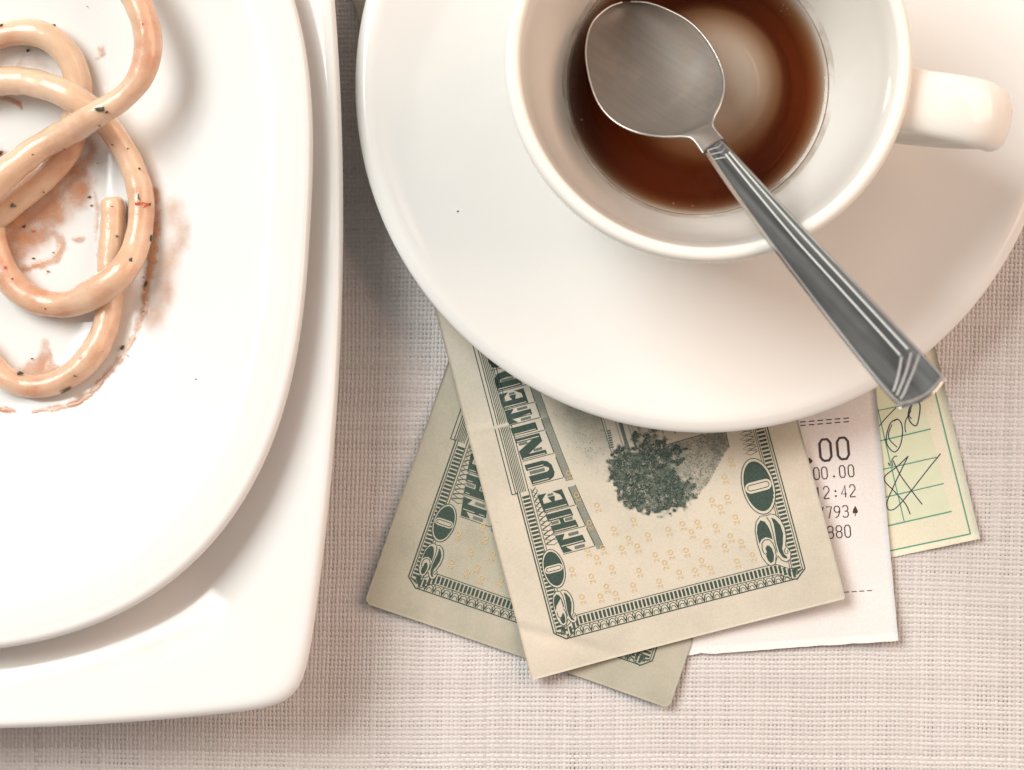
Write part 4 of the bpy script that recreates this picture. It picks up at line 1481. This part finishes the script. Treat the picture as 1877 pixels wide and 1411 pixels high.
sauce('pinkish sauce pooled inside the ring of the longest noodle', [
    ('p', [(-30, 330), (70, 300), (150, 290), (185, 330), (170, 390), (150, 400), (120, 430), (80, 470), (30, 500), (-30, 520)], 0.8, 36),
    ('p', [(-30, 430), (70, 350), (130, 310), (110, 360), (60, 420), (20, 490), (-30, 520)], 0.8, 14),
    ('s', [(50, 492), (85, 480), (108, 465), (112, 440), (100, 425)], 24, 0.75, 10),
    ('s', [(132, 438), (150, 434)], 16, 0.6, 8), ('s', [(88, 497), (86, 502)], 8, 0.7, 4), ('s', [(172, 352), (178, 395), (176, 440)], 14, 0.5, 10), ('s', [(182, 455), (186, 470)], 18, 0.6, 9)],
    [(45, 415, 0.6, 'herb', 0.3), (61, 473, 0.32, 'herb', 0.2), (164, 361, 0.45, 'herb', 0.1), (167, 376, 0.3, 'tomato', 0.4), (62, 423, .5, 'tomato', 0), (97, 462, .2, 'herb', 0), (88, 497, .25, 'tomato', 0)], seed=1)
sauce('sauce streak running down outside the right of the noodles', [
    ('s', [(283, 350), (287, 400), (282, 450), (272, 510), (266, 560), (250, 605)], 20, 0.85, 9),
    ('s', [(250, 605), (232, 640), (205, 678), (170, 715)], 15, 0.8, 7),
    ('s', [(318, 380), (330, 430), (312, 480), (300, 540), (280, 590)], 60, 0.40, 30)],
    [(268, 520, 0.7, 'herb', 1.4), (224, 637, 0.62, 'herb', 1.0), (263, 508, .3, 'tomato', 0), (263, 571, .25, 'herb', 0), (235, 652, .3, 'tomato', 0)], seed=2)
sauce('orange sauce streak curving below the lowest noodle', [
    ('s', [(165, 722), (140, 738), (105, 748), (62, 754)], 14, 0.85, 6), ('s', [(-20, 748), (10, 750), (26, 754)], 13, 0.85, 6), ('s', [(150, 735), (120, 745)], 9, 1.0, 4)], seed=3)
sauce('pale triangular sauce film inside the lowest noodle loop', [
    ('p', [(84, 610), (98, 655), (120, 672), (95, 690), (40, 695), (30, 672), (62, 650)], 0.6, 8)],
    [(58, 657, 0.3, 'herb', 0.2)], seed=4)
sauce('separate round drop of sauce near the top noodle bend', [
    ('s', [(186, 88), (188, 98)], 22, 0.8, 7), ('s', [(178, 108), (181, 106)], 5, 0.7, 3)], seed=5)
sauce('small brownish sauce dab at the left edge between noodles', [
    ('s', [(-15, 182), (15, 182), (36, 192)], 17, 0.75, 8), ('s', [(40, 195), (39, 197)], 9, 0.9, 4)], seed=6)
sauce('faint sauce traces between the two upper left noodles', [
    ('p', [(-20, 95), (30, 100), (70, 85), (110, 120), (120, 150), (60, 135), (-20, 135)], 0.22, 24), ('s', [(44, 100), (28, 122), (8, 128)], 8, 0.4, 5)],
    [(51, 92, 0.48, 'herb', 0.4)], seed=7)
sauce('tiny sauce spots beside the top of the pale noodle', [
    ('s', [(158, 6), (161, 12)], 5, 0.7, 3), ('s', [(172, 24), (178, 25)], 6, 0.8, 3)], [(160, 11, .2, 'tomato', 0)], seed=8)
sauce('faint orange sauce smudge low on the left of the plate', [
    ('s', [(-20, 780), (6, 770), (4, 800), (12, 805)], 12, 0.4, 8), ('s', [(-20, 868), (5, 872), (20, 878)], 14, 0.5, 10), ('s', [(0, 900), (60, 894)], 5, 0.25, 4)], seed=9)
sauce('reddish sauce film under the paired noodles at the left', [
    ('p', [(-30, 250), (20, 270), (100, 300), (150, 275), (165, 240), (190, 270), (165, 330), (80, 350), (-30, 420)], 0.75, 26), ('s', [(-10, 275), (2, 285), (-2, 300)], 14, .9, 5)],
    [(1, 281, .7, 'herb', 1.2), (178, 299, .25, 'tomato', 0)], seed=10)

# ---------------------------------------------------------------- crumbs
for lab, x, y, s, zfun in (('tiny dark speck on the left side of the saucer', 839, 387, 0.24, 's'), ('tiny grey speck on the bare right side of the pasta plate', 359, 695, 0.22, 'p')):
    if zfun == 'p':
        c = on_plate(np.array(x), np.array(y), 0.02)
    else:
        c = W(x, y, 14.0)
        for _ in range(5):
            c = W(x, y, float(stop_(math.hypot(c[0]-SA[0], c[1]-SA[1])))+0.02)
    e_ = empty('crumb', c)
    tag(e_, lab, 'crumb')
    fleck(e_, c, s, M['herb'], int(x), 0.4, 0.8, 0.12, name='speck')
